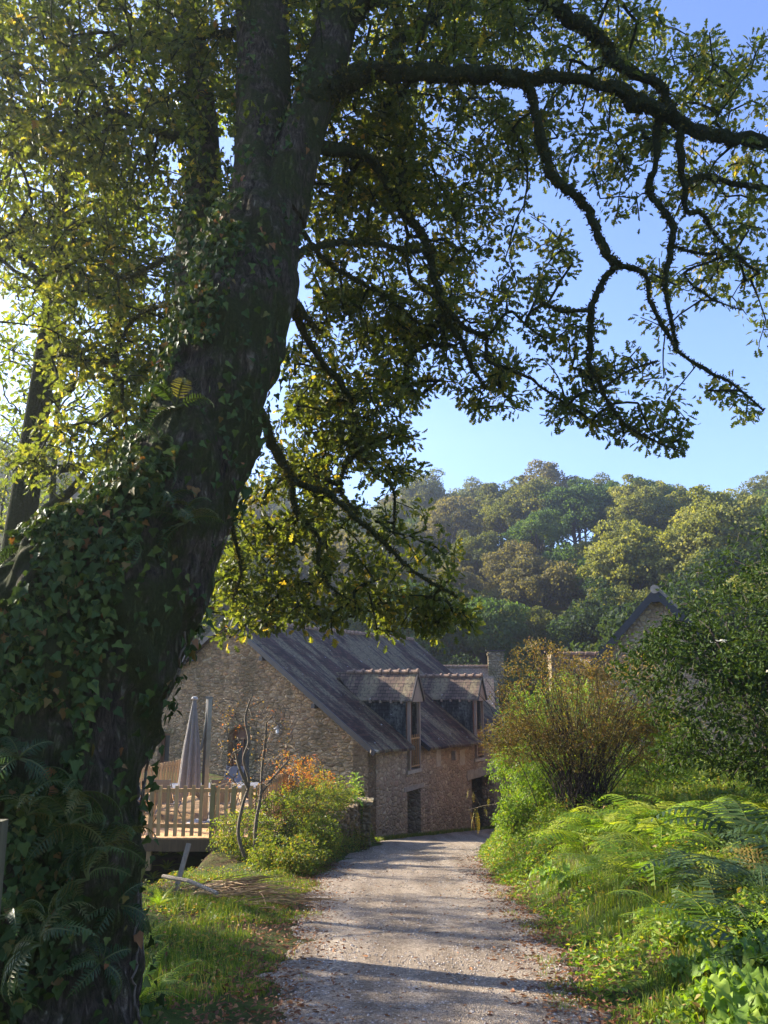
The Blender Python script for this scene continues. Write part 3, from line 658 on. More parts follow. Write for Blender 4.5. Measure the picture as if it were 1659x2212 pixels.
# garden table and chairs
tb = empty('garden_table', (-5.2, 23.6, DZ + .004), R_(4)); tag(tb, 'long grey garden table behind the closed parasol', 'table')
MB().box(-1.5, 1.5, -.55, .55, .72, .745).build('table_top', M['mesh'], tb)
for x in (-1.35, 1.35):
    for y in (-.45, .45): MB().beam((x, y, .0), (x * .95, y * .95, .72), .05, .05).build('leg', M['metal'], tb)
def chair(lbl, x, y, rz):
    c = empty('garden_chair', (x, y, DZ + .004), rz); tag(c, lbl, 'chair', 'reclining garden chairs on the deck')
    MB().box(-.27, .27, -.22, .26, .40, .43).build('seat', M['mesh'], c)
    bk = MB(); n = 8
    for k in range(n):
        u0, u1 = k / n, (k + 1) / n
        f = lambda u: (-.22 - .38 * u - .05 * math.sin(u * 3), .44 + .66 * u)
        (y0, z0), (y1, z1) = f(u0), f(u1); bk.add([(-.26, y0, z0), (.26, y0, z0), (.26, y1, z1), (-.26, y1, z1), (-.26, y0 - .015, z0), (.26, y0 - .015, z0), (.26, y1 - .015, z1), (-.26, y1 - .015, z1)], [(0, 1, 2, 3), (7, 6, 5, 4), (0, 3, 7, 4), (1, 5, 6, 2)])
    bk.build('backrest', M['mesh'], c)
    for s in (-1, 1):
        MB().tube([(s * .28, .30, 0), (s * .28, -.18, .42), (s * .28, -.42, .8), (s * .28, -.62, 1.12)], .016, 6).build('leg', M['metal'], c)
        MB().tube([(s * .29, -.35, 0), (s * .29, .2, .42), (s * .29, .26, .62)], .016, 6).build('leg', M['metal'], c)
        MB().box(s * .30 - .03, s * .30 + .03, -.35, .28, .62, .65).build('armrest', M['metal'], c)
chair('grey reclining garden chair at the left end of the table beside the parasol', -6.95, 23.3, R_(-80))
chair('grey reclining garden chair in front of the table left of the parasol mast', -6.0, 22.6, R_(-8))
chair('grey reclining garden chair in front of the table right of the parasol mast', -4.55, 22.6, R_(12))
chair('grey reclining garden chair at the right end of the table by the bush', -3.75, 23.7, R_(100))
chair('grey garden chair on the far side of the table nearest the arched door', -4.7, 24.6, R_(175))

# ------------------------------------------------------------------ garden wall pillar, posts
pl = empty('stone_pillar', (-.78, 26.3, float(terr(-.3, 26.3)) - .1)); tag(pl, 'short yellow stone pillar at the lane end of the garden wall', 'pillar')
rs = RS(9); mb = MB(); z = 0
while z < 1.42:
    h_ = rs.uniform(.12, .22); k = rs.uniform(-.03, .03, 4); mb.box(-.33 + k[0], rs.uniform(-.05, .1), -.34 + k[1], .34 + k[2], z, z + h_ - .012, rs.rand()); mb.box(.1, .33 + k[3], -.34 + k[2], .34 + k[1], z, z + h_ - .012, rs.rand()); z += h_
mb.build('block', M['ystone'], pl)
MB().prism([(-.42, -.42, 1.46), (.42, -.44, 1.43), (.45, .40, 1.45), (-.40, .42, 1.48)], (0, 0, .1)).build('cap_stone', M['ystone'], pl)
# dry stone garden wall along the lane
gw = MB(); rs = RS(10); yy_ = 17.0
while yy_ < 26.0:
    L_ = rs.uniform(.25, .5); z = float(road_z(np.array(yy_))) - .2; xw = float(eL(yy_)) - .62
    while z < -2.42:
        h_ = rs.uniform(.13, .24); q = rs.uniform(-.05, .05); gw.box(xw - .3, xw + .22 + q, yy_, yy_ + L_ - .02, z, z + h_ - .015, rs.rand()); z += h_
    yy_ += L_
tag(gw.build('garden_wall', M['gstone']), 'overgrown dry stone retaining wall along the left edge of the lane', 'wall')
pa, pb_ = P(378, 1896, 13.6), P(408, 1822, 13.9)
tag(MB().beam(pa - [0, 0, .3], pb_, .075, .06, up=(0, 1, 0)).build('leaning_post', M['greypole']), 'short weathered wooden post leaning right on the grass edge below the deck', 'post')
pa, pb_ = P(352, 1893, 12.2), P(470, 1921, 11.4)
tag(MB().tube([pa, (pa + pb_) / 2 + [0, 0, .02], pb_ - [0, 0, .05]], [.03, .028, .025], 7).build('fallen_pole', M['greypole']), 'thin wooden pole lying on the grass beside the pile of dry stems', 'pole')
pa, pb_ = P(-16, 1975, 2.6), P(-4, 1772, 2.6)
tag(MB().beam(pa - [0, 0, .9], pb_, .045, .045, up=(0, 1, 0)).build('wooden_stake', M['mossy']), 'mossy wooden stake at the left edge of the photo in front of the ivy', 'stake')

# ------------------------------------------------------------------ leaf templates
def mirror_outline(half):
    h = np.array(half); L_ = h.copy(); L_[:, 0] *= -1
    return np.vstack([h, L_[::-1][1:-1] if abs(h[-1, 0]) < 1e-6 else L_[::-1]])
def leaf_from(half, fold=.25, droop=.25):
    """half outline from base (x=0) to tip (x=0): two halves folded along the midrib"""
    h = np.array(half, float); n = len(h)
    R = np.column_stack([h[:, 0], h[:, 1], fold * np.abs(h[:, 0]) - droop * h[:, 1] ** 2])
    L_ = R.copy(); L_[:, 0] *= -1
    V = np.vstack([R, L_[1:-1]])
    return V, [tuple(range(n)), tuple([0] + [n - 1] + list(range(2 * n - 3, n - 1, -1)))]
T_OAK = leaf_from([(0, 0), (.05, .10), (.20, .22), (.08, .30), (.32, .46), (.12, .54), (.36, .74), (.15, .78), (.19, .93), (.07, .93), (0, 1)], .2, .3)
T_OAKL = leaf_from([(0, 0), (.16, .22), (.12, .32), (.29, .5), (.2, .6), (.26, .8), (0, 1)])
T_SIMP = leaf_from([(0, 0), (.2, .3), (.24, .55), (0, 1)])
T_IVY = leaf_from([(0, 0), (.3, -.08), (.5, .22), (.28, .42), (.22, .62), (0, 1)], .15, .2)
T_CLUMP = (np.array([(-.5, -.3, 0), (.1, -.5, .12), (.55, .05, -.05), (.15, .5, .1), (-.4, .35, -.08)]), [(0, 1, 2, 3, 4)])
def unit(v): return v / (np.linalg.norm(v, axis=-1, keepdims=True) + 1e-9)
def rand_dirs(rs, n): return unit(rs.normal(size=(n, 3)))

def unit_(v): return unit(v)
# ------------------------------------------------------------------ the great oak
oak = empty('oak_tree', (-2.0, 4.7, -.7)); tag(oak, 'huge leaning oak with an ivy covered trunk on the left of the lane', 'tree')
base = np.array([-2.0, 4.7, -.7])
def chain(lst, n=8):
    """(px,py,Y,rpx) control points -> smooth points and radii"""
    p = np.array([P(a, b, c) for a, b, c, _ in lst]); r = np.array([q / 1661 * depth_t(b, c) for a, b, c, q in lst])
    tt = np.arange(len(p)); ts = np.linspace(0, len(p) - 1, (len(p) - 1) * n + 1)
    def cr(v):
        out = []
        for x in ts:
            i = min(int(x), len(p) - 2); f = x - i
            p0, p1, p2, p3 = v[max(i - 1, 0)], v[i], v[i + 1], v[min(i + 2, len(v) - 1)]
            out.append(.5 * (2 * p1 + (p2 - p0) * f + (2 * p0 - 5 * p1 + 4 * p2 - p3) * f * f + (3 * p1 - p0 - 3 * p2 + p3) * f ** 3))
        return np.array(out)
    return cr(p), np.maximum(cr(r[:, None])[:, 0], .002)
TRUNK = [(80, 2420, 4.55, 250), (95, 2200, 4.6, 205), (110, 1950, 4.65, 178), (130, 1720, 4.75, 165), (165, 1520, 4.85, 172), (235, 1350, 5.0, 172), (312, 1200, 5.15, 150), (392, 1050, 5.3, 122), (448, 900, 5.5, 112), (492, 750, 5.7, 112), (535, 600, 6.0, 104), (562, 470, 6.3, 86)]
STEMA = [(555, 500, 6.25, 72), (566, 330, 6.6, 58), (570, 150, 7.0, 57), (566, -60, 7.4, 52), (580, -350, 8.2, 42)]
STEMB = [(600, 470, 6.3, 58), (652, 300, 6.5, 44), (702, 160, 6.8, 42), (738, 0, 7.2, 40), (790, -250, 7.9, 32)]
STEML = [(428, 660, 6.2, 46), (424, 520, 6.7, 40), (440, 380, 7.2, 35), (432, 200, 7.8, 27), (400, 0, 8.5, 20)]
BURL = [(30, 1950, 4.5, 150), (45, 1650, 4.6, 150), (90, 1400, 4.75, 150), (180, 1230, 4.95, 128), (240, 1150, 5.1, 70)]
LIMBS = {
 'H': [(672, 232, 6.5, 34), (715, 188, 6.55, 27), (760, 168, 6.55, 22), (823, 161, 6.6, 20), (900, 158, 6.6, 19), (974, 163, 6.6, 18), (1060, 160, 6.6, 18), (1125, 173, 6.65, 17), (1186, 165, 6.7, 14), (1302, 184, 6.8, 13), (1377, 217, 6.9, 16), (1453, 252, 7.0, 16), (1528, 292, 7.1, 15), (1659, 302, 7.4, 14), (1850, 330, 7.8, 11)],
 'U': [(738, 60, 7.0, 22), (860, -60, 7.0, 20), (1000, -90, 7.1, 18), (1145, -15, 7.2, 15), (1226, 35, 7.2, 15), (1276, 65, 7.2, 14), (1307, 90, 7.2, 13), (1332, 136, 7.2, 12), (1430, 190, 7.3, 10), (1436, 250, 7.3, 7)],
 'A': [(1125, 174, 6.65, 14), (1145, 197, 6.7, 12), (1166, 277, 6.8, 12), (1181, 353, 6.9, 11), (1206, 398, 6.9, 11), (1251, 428, 7.0, 11), (1276, 464, 7.0, 10), (1302, 534, 7.1, 10), (1332, 574, 7.15, 9.5)],
 'A1': [(1332, 574, 7.15, 7), (1392, 590, 7.2, 6), (1402, 645, 7.3, 5.5), (1433, 706, 7.4, 5), (1468, 761, 7.5, 4.5), (1528, 801, 7.6, 4), (1579, 827, 7.7, 3.2), (1650, 887, 7.9, 2)],
 'A2': [(1332, 574, 7.15, 8), (1306, 605, 7.2, 7.5), (1279, 655, 7.2, 8), (1276, 726, 7.2, 8), (1274, 786, 7.25, 7), (1296, 827, 7.3, 5), (1306, 857, 7.35, 4.5), (1347, 912, 7.4, 4), (1402, 947, 7.5, 3), (1468, 973, 7.6, 2)],
 'A3': [(1279, 670, 7.2, 5), (1225, 672, 7.0, 5), (1185, 660, 6.9, 3.5), (1168, 652, 6.9, 2)],
 'A4': [(1300, 840, 7.3, 3.5), (1360, 800, 7.4, 3), (1420, 780, 7.5, 2)],
 'B': [(1427, 247, 7.0, 9), (1417, 282, 7.1, 9), (1417, 353, 7.2, 8), (1402, 413, 7.3, 8), (1433, 454, 7.3, 8), (1453, 484, 7.3, 8), (1450, 544, 7.4, 7), (1438, 595, 7.4, 6), (1440, 645, 7.4, 5.5), (1453, 706, 7.45, 5), (1463, 756, 7.5, 4)],
 'C': [(1468, 267, 7.0, 9), (1468, 322, 7.1, 9), (1478, 403, 7.2, 7), (1483, 454, 7.3, 6), (1518, 464, 7.4, 5), (1543, 504, 7.5, 4), (1600, 560, 7.7, 3), (1640, 590, 7.9, 2)],
 'C2': [(1480, 400, 7.2, 6), (1513, 380, 7.3, 6), (1553, 388, 7.4, 6), (1609, 403, 7.6, 6), (1700, 408, 7.9, 5)],
 'C3': [(1450, 530, 7.4, 4), (1500, 545, 7.5, 3.5), (1560, 555, 7.6, 3), (1480, 590, 7.6, 3), (1530, 640, 7.7, 2.5), (1600, 670, 7.9, 1.5)],
 'D': [(655, 330, 6.5, 16), (740, 320, 6.9, 13), (800, 345, 7.2, 11), (823, 373, 7.3, 10), (858, 430, 7.4, 10), (888, 475, 7.5, 10), (913, 510, 7.5, 9), (928, 555, 7.6, 9), (950, 635, 7.7, 8), (968, 695, 7.8, 7), (1000, 745, 7.9, 6), (1024, 800, 8.0, 5), (1050, 840, 8.1, 4)],
 'D2': [(975, 680, 7.8, 6), (1005, 710, 7.8, 6), (1050, 730, 7.9, 5), (1055, 780, 8.0, 4), (1130, 810, 8.1, 4), (1190, 850, 8.2, 3), (1240, 880, 8.3, 2)],
 'E': [(632, 556, 6.1, 10), (690, 530, 6.5, 8), (760, 522, 6.9, 7), (823, 523, 7.2, 6), (885, 542, 7.4, 5), (940, 540, 7.5, 3)],
 'E2': [(780, 522, 7.0, 5), (870, 543, 7.2, 5), (890, 605, 7.3, 4), (945, 645, 7.4, 3.5), (1000, 700, 7.5, 2)],
 'E3': [(640, 480, 6.3, 6), (700, 560, 7.0, 5), (760, 600, 7.4, 5), (830, 640, 7.7, 4), (905, 700, 7.9, 3.5), (940, 745, 8.1, 2)],
 'S': [(625, 640, 6.0, 12), (665, 690, 6.6, 9), (690, 718, 7.0, 5)],
 'G': [(560, 880, 5.9, 14), (590, 960, 6.8, 12), (618, 1012, 7.4, 10), (635, 1040, 7.6, 9), (700, 1062, 7.7, 8), (762, 1112, 7.8, 6), (812, 1158, 7.9, 5.5), (855, 1195, 8.0, 5), (900, 1240, 8.1, 4), (990, 1290, 8.2, 2.5)],
 'G2': [(632, 1035, 7.6, 8), (636, 1090, 7.7, 8), (650, 1125, 7.8, 6), (688, 1158, 7.9, 5), (690, 1230, 8.0, 4), (730, 1280, 8.1, 3), (800, 1320, 8.2, 2)],
 'G3': [(620, 640, 6.2, 10), (680, 760, 7.2, 8), (750, 850, 7.8, 7), (772, 930, 8.0, 6), (770, 975, 8.1, 5), (745, 1010, 8.1, 4.5), (735, 1060, 8.1, 4), (775, 1110, 8.1, 3)],
 'G4': [(772, 960, 8.0, 4), (800, 1010, 8.1, 3.5), (850, 1060, 8.2, 3), (850, 1150, 8.3, 2)],
 'K': [(520, 1000, 5.6, 8), (500, 1120, 6.6, 6), (520, 1230, 7.2, 4), (500, 1300, 7.4, 3)],
 'L1': [(545, 60, 7.1, 10), (440, 75, 7.3, 7), (330, 70, 7.6, 6), (220, 120, 8.0, 4), (100, 180, 8.5, 3)],
 'L2': [(425, 300, 7.3, 10), (330, 280, 7.4, 7), (230, 240, 7.6, 5), (120, 300, 8.0, 4), (40, 330, 8.4, 3)],
 'L3': [(420, 560, 6.5, 9), (350, 560, 6.9, 6), (270, 600, 7.3, 5), (190, 560, 7.7, 4), (90, 600, 8.2, 3)],
 'L4': [(400, 660, 6.3, 8), (340, 660, 6.8, 5), (280, 700, 7.2, 4), (230, 780, 7.6, 3), (120, 760, 8.1, 2)],
 'N1': [(570, 0, 7.2, 20), (500, -150, 6.6, 16), (420, -300, 5.8, 12), (300, -450, 5.0, 9)],
 'N2': [(738, 0, 7.2, 20), (900, -200, 6.6, 15), (1100, -300, 6.0, 12), (1300, -350, 5.6, 9)],
 'N3': [(823, 161, 6.6, 14), (900, 60, 7.6, 11), (1000, 10, 8.6, 8), (1100, 60, 9.6, 6)],
}
def tnoise(seed, amp, k1=3, k2=7):
    rs_ = RS(seed); ph = rs_.rand(12) * 6.28
    def f(i, a):
        return 1 + amp * (.5 * np.sin(k1 * a + i * .13 + ph[0]) + .35 * np.sin(k2 * a + i * .31 + ph[1]) + .3 * np.sin(2 * a - i * .23 + ph[2]) + .22 * np.sin(11 * a + i * .5 + ph[3]) + .2 * np.sin(17 * a - i * .22 + ph[4]))
    return f
def tnoise2(seed, amp):
    f0 = tnoise(seed, amp); rs_ = RS(seed + 50); ph = rs_.rand(6) * 6.28
    return lambda i, a: f0(i, a) * (1 + .030 * np.abs(np.sin(15 * a + 1.6 * np.sin(i * .11 + ph[0]) + ph[1])) + .022 * np.abs(np.sin(23 * a - 2.2 * np.sin(i * .085 + ph[2]))) + .008 * np.sin(i * .45 + 5 * a + ph[3]) - .03)
tk = MB(); surf = []
for seed, (c_, amp, seg_, nn_) in enumerate([(TRUNK, .10, 84, 26), (BURL, .14, 72, 24), (STEMA, .09, 32, 12), (STEMB, .10, 28, 12), (STEML, .10, 24, 10)]):
    p, r = chain(c_, nn_); tk.tube(p - base, r, seg_ * 2, bump=tnoise2(seed, amp)); surf.append((p, r))
tko = tk.build('trunk', M['bark'], oak, smooth=True); tko.location = (0, 0, 0)
nodes = []; lb = {}
for k, c_ in LIMBS.items():
    p, r = chain(c_, 11); rl = RS(ord(k[0]) * 3 + len(k)); nz = rl.normal(size=p.shape); nz = (nz + np.roll(nz, 1, 0) + np.roll(nz, 2, 0)) / 3; nz[0] = 0
    p = p + nz * r[:, None] * .34 * np.minimum(1, np.arange(len(p)) / 8)[:, None]; r = r * .88 * (1 + .10 * rl.normal(size=len(r))); lb[k] = (p, r)
    if k in ('H', 'U', 'N1', 'N2', 'N3', 'D'): sg = 16
    else: sg = 10
    tb_ = MB().tube(p - base, r, sg, bump=tnoise(hash(k) % 97 if False else len(k) * 7 + ord(k[0]), .26, 4, 9)); tb_.build('limb', M['mossbark'], oak, smooth=True)
    nodes.append(p[1:])
for p, r in surf[2:]: nodes.append(p)
nodes.append(surf[0][0][-50:])

rm = RS(15); mp, mn_ = [], []
for k, (p, r) in lb.items():
    L_ = np.linalg.norm(np.diff(p, axis=0), axis=1).sum(); n_ = int(L_ * 330 * (.5 + r.mean() * 12)); i_ = rm.randint(0, len(p) - 1, n_); f_ = rm.rand(n_)[:, None]
    T_ = unit(np.gradient(p, axis=0))[i_]; U_ = unit(np.cross(T_, [0, 1.0, .1])); V2 = np.cross(T_, U_); a_ = rm.rand(n_) * 6.283; nn_ = np.cos(a_)[:, None] * U_ + np.sin(a_)[:, None] * V2
    mp.append(p[i_] * (1 - f_) + p[i_ + 1] * f_ + nn_ * r[i_][:, None] * rm.uniform(.95, 1.25, n_)[:, None]); mn_.append(nn_)
mp = np.vstack(mp); mn_ = np.vstack(mn_)
T_TUFT = (np.array([(-.3, 0, 0), (.3, 0, 0), (.1, 1, 0), (-.15, .7, .1)]), [(0, 1, 2, 3)])
link_mesh('moss', scatter_mesh('moss', T_TUFT[0], T_TUFT[1], frames(unit(mn_ + rm.normal(size=mn_.shape) * .6), rand_dirs(rm, len(mp))), mp - base, rm.rand(len(mp)), rm.uniform(.012, .038, len(mp))), M['mossleaf'], oak)

# crown volume: ellipses in view, each with its own depth range
rs = RS(11)
BL = [(200, 140, 320, 230, 5.8, 9.5, 560), (520, 60, 200, 150, 6.0, 9.5, 200), (850, 40, 260, 130, 5.8, 10, 330), (1200, 70, 240, 110, 6.0, 9.5, 230), (1430, 150, 160, 110, 6.3, 9, 120), (1560, 190, 110, 90, 6.5, 8.5, 60),
      (760, 330, 150, 190, 6.4, 9.5, 300), (960, 320, 190, 140, 6.4, 9.5, 230), (1240, 300, 180, 110, 6.2, 8.5, 150), (1560, 400, 120, 150, 6.6, 8.6, 110), (1400, 380, 120, 120, 6.6, 8.4, 70),
      (860, 560, 190, 160, 6.6, 9.5, 270), (1110, 560, 130, 120, 6.8, 8.8, 110), (1500, 580, 110, 80, 6.9, 8.4, 60), (760, 800, 150, 190, 6.8, 9.5, 290), (960, 770, 160, 110, 7.2, 9.0, 130),
      (1180, 730, 120, 80, 6.8, 8.2, 55), (1320, 850, 130, 90, 7.0, 8.0, 85), (1060, 860, 90, 50, 7.4, 8.6, 30), (1420, 930, 80, 55, 7.2, 8.0, 34), (1200, 880, 90, 40, 7.3, 8.4, 22),
      (700, 960, 110, 120, 7.0, 9.3, 130), (850, 980, 70, 70, 7.6, 9.0, 40), (620, 1100, 110, 110, 7.0, 9.0, 120), (670, 1230, 180, 120, 7.2, 8.8, 180), (840, 1210, 150, 130, 7.4, 8.8, 110), (900, 1320, 120, 60, 7.8, 8.6, 85), (960, 1345, 70, 35, 7.9, 8.6, 22), (640, 1340, 130, 40, 7.3, 8.4, 34),
      (500, 1290, 80, 90, 6.6, 8.2, 70), (480, 1180, 60, 90, 6.4, 8.0, 36), (170, 460, 230, 190, 6.5, 9.5, 300), (230, 700, 180, 170, 6.6, 9.0, 150), (330, 850, 90, 120, 6.3, 8.0, 50),
      (500, 360, 120, 160, 5.6, 6.4, 40), (1600, 880, 50, 40, 7.5, 8.0, 8), (1560, 830, 60, 30, 7.4, 7.9, 8), (1380, 720, 60, 100, 7.2, 7.8, 12), (1640, 660, 60, 120, 7.2, 8.4, 24), (180, 760, 110, 200, 6.6, 9.0, 60), (130, 980, 120, 90, 6.5, 8.5, 45), (270, 950, 70, 80, 6.4, 8.0, 35),
      (850, -250, 700, 220, 4.8, 10.5, 520), (150, -250, 400, 250, 5, 9.5, 260), (1800, 150, 200, 300, 6, 9, 110), (-250, 350, 200, 400, 6, 9.5, 200)]
att = []
for cx, cyy, rx, ry, y0, y1, n in BL:
    if cyy > -100: y0 = y0 + .85; y1 = y1 + .6; n = int(n * (.53 if cx > 1000 and cyy > 250 else .62 if cx > 1000 else (1.05 if cyy < 450 else .85)))
    else: n = int(n * .45)
    if cyy > 1050: n = int(n * .68)
    u = np.sqrt(rs.rand(n)); a = rs.rand(n) * 6.283; yv = rs.uniform(y0, y1, n)
    for uu, aa, Yv in zip(u, a, yv): att.append(P(cx + rx * uu * math.cos(aa), cyy + ry * uu * math.sin(aa), Yv))
att = np.array(att)
def grow(nodes, att, rs, step=.22, droop=.05):
    """each attractor joins the nearest wood by a crooked twig; returns polylines, radii, tips"""
    nodes = np.vstack(nodes); cap = len(nodes) + len(att) * 8
    NP = np.zeros((cap, 3)); NP[:len(nodes)] = nodes; par = -np.ones(cap, int); n0 = n = len(nodes)
    d = np.array([((nodes - a) ** 2).sum(1).min() for a in att]); order = np.argsort(d); tips = []
    for k in order:
        a = att[k]; dd = ((NP[:n] - a) ** 2).sum(1); q = int(dd.argmin()); L = math.sqrt(dd[q])
        if L > 2.2: continue
        m_ = min(7, max(2, int(L / step))); s0 = NP[q]; prev = q
        for j in range(1, m_ + 1):
            f = j / m_; p = s0 + (a - s0) * f + rs.normal(size=3) * .035 * L * math.sin(f * math.pi) + np.array([0, 0, droop * L * math.sin(f * math.pi)])
            NP[n] = p; par[n] = prev; prev = n; n += 1
        tips.append(prev)
    cnt = np.zeros(n); cnt[tips] += 1
    for q in range(n - 1, n0 - 1, -1): cnt[par[q]] += cnt[q]
    return NP[:n], par[:n], cnt, np.array(tips), n0
NP, par, cnt, tips, n0 = grow(nodes, att, rs)
# twigs: edges as slim three-sided prisms
def edge_mesh(NP, par, cnt, n0, r0=.0035, k=.0026, seg=4, rmax=.03):
    ii = np.arange(n0, len(NP)); a = NP[par[ii]]; b_ = NP[ii]; rb_ = np.minimum(r0 + k * np.sqrt(cnt[ii]), rmax)
    ra = np.where(par[ii] >= n0, np.minimum(r0 + k * np.sqrt(cnt[par[ii]]), rmax), rb_ * 1.15)
    d_ = unit(b_ - a); ref = np.where(np.abs(d_[:, 2:3]) < .9, np.array([[0, 0, 1.0]]), np.array([[1.0, 0, 0]])); u = unit(np.cross(d_, ref)); v = np.cross(d_, u)
    an = np.arange(seg) * 2 * math.pi / seg
    ring = np.cos(an)[None, :, None] * u[:, None] + np.sin(an)[None, :, None] * v[:, None]
    V = np.concatenate([a[:, None] + ring * ra[:, None, None], b_[:, None] + ring * rb_[:, None, None]], 1)
    j = np.arange(seg); f1 = np.stack([j, (j + 1) % seg, seg + (j + 1) % seg, seg + j], -1)
    F_ = (f1[None] + (np.arange(len(ii)) * 2 * seg)[:, None, None]).reshape(-1, 4)
    return V.reshape(-1, 3), F_
V, F = edge_mesh(NP - base, par, cnt, n0)
MB().add_arr(V, F).build('twigs', M['mossbark'], oak)
def leaves_on(NP, par, tips, rs, per, spread, size, temp, upb=.5, tipn=.35, mean=None):
    t_ = NP[tips]; back = unit(NP[par[tips]] - t_)
    L = []; Nn = []; Tt = []
    n = len(tips) * per
    T_ = np.repeat(t_, per, 0); B_ = np.repeat(back, per, 0)
    along = rs.rand(n) ** 1.3 * spread * 1.3
    off = rand_dirs(rs, n)
    pos = T_ + B_ * along[:, None] + off * (rs.rand(n) ** .5 * spread * .55)[:, None]
    ax = unit(off * 1.0 - B_ * .55 + rs.normal(size=(n, 3)) * .35 + [0, 0, -.15])
    nr = unit(rs.normal(size=(n, 3)) * .75 + [0, 0, upb] + S * .25)
    return pos, frames(ax, nr), size * rs.uniform(.65, 1.25, n)
def leaf_cloud(name, NP, par, tips, seed, per, spread, size, temp, mat, parent, off=0, upb=.5, rpow=1.0):
    rs = RS(seed); pos, Rm, sz = leaves_on(NP, par, tips, rs, per, spread, size, temp, upb)
    cl = np.repeat(rs.rand(len(tips)), per); rnd = np.clip(.45 * cl + .55 * rs.rand(len(pos)), 0, 1) ** rpow
    me = scatter_mesh(name, temp[0], temp[1], Rm, pos - off, rnd, sz)
    return link_mesh(name, me, mat, parent)
leaf_cloud('crown', NP, par, tips, 21, 18, .22, .088, T_OAK, M['oakleaf'], oak, base)

# ------------------------------------------------------------------ ivy over the oak trunk
rs = RS(31); pos, nor = [], []
def on_surf(p, r, n, rs, lo=0, hi=1):
    i = rs.randint(int(lo * (len(p) - 1)), max(int(hi * (len(p) - 1)), 1), n); a = rs.rand(n) * 6.283
    T = np.gradient(p, axis=0); T = unit(T)[i]; ref = np.array([0, 1.0, 0]); U = unit(np.cross(T, ref)); V_ = np.cross(T, U)
    nn_ = np.cos(a)[:, None] * U + np.sin(a)[:, None] * V_
    f = rs.rand(n)[:, None]; pp_ = p[i] * (1 - f) + p[np.minimum(i + 1, len(p) - 1)] * f
    return pp_ + nn_ * r[i][:, None] * rs.uniform(1.0, 1.10, n)[:, None], nn_
for (p, r), n, lo, hi in ((surf[0], 26000, .03, .97), (surf[1], 19000, 0, 1), (surf[2], 900, 0, .6), (surf[3], 700, 0, .6), (surf[4], 2600, 0, .8)):
    q, nn_ = on_surf(p, r, n, rs, lo, hi)
    m1 = np.sin(q[:, 0] * 5.1 + q[:, 2] * 1.7) + np.sin(q[:, 2] * 3.9 - q[:, 0] * 6.3 + 1) + np.sin(q[:, 2] * 9 + q[:, 0] * 4) * .5
    # upper trunk: ivy keeps to the left flank
    hgt = q[:, 2]; keep = (m1 > -1.5 + .75 * sst(1.2, 3.6, hgt)) & ((nn_[:, 0] < .55 - .45 * sst(1.0, 3.5, hgt)) | (rs.rand(len(q)) < .10)) & (nn_[:, 1] < .5)
    pos.append(q[keep]); nor.append(nn_[keep])
pos = np.vstack(pos); nor = np.vstack(nor); n = len(pos)
ax = unit(np.array([0, 0, -1.0]) + rs.normal(size=(n, 3)) * .6); nr = unit(nor + rs.normal(size=(n, 3)) * .5 + [0, 0, .25])
pos = pos + nor * rs.uniform(.0, .07, n)[:, None]
me = scatter_mesh('ivy', T_IVY[0], T_IVY[1], frames(ax, nr), pos, rs.rand(n), rs.uniform(.028, .072, n) * (1 + .25 * (rs.rand(n) < .06)))
iv = empty('ivy', base); tag(iv, 'dark green ivy climbing over the leaning oak trunk', 'climbing plant')
o = link_mesh('leaves', me, M['ivy'], iv); o.location = tuple(-base)
st = MB()
for k in range(46):
    p, r = surf[0] if k % 3 else surf[1]; a0 = rs.uniform(3.2, 6.2); i0 = rs.randint(0, len(p) // 2); pts = []
    T = unit(np.gradient(p, axis=0)); 
    for j in range(rs.randint(18, 60)):
        i = min(i0 + j, len(p) - 1); a0 += rs.normal() * .05; U = unit(np.cross(T[i], [0, 1.0, 0])); V_ = np.cross(T[i], U)
        pts.append(p[i] + (math.cos(a0) * U + math.sin(a0) * V_) * r[i] * 1.04)
        if i == len(p) - 1: break
    if len(pts) > 4: st.tube(np.array(pts) - base, .006 + .006 * rs.rand(), 5)
st.build('stem', M['twigpale'], iv)

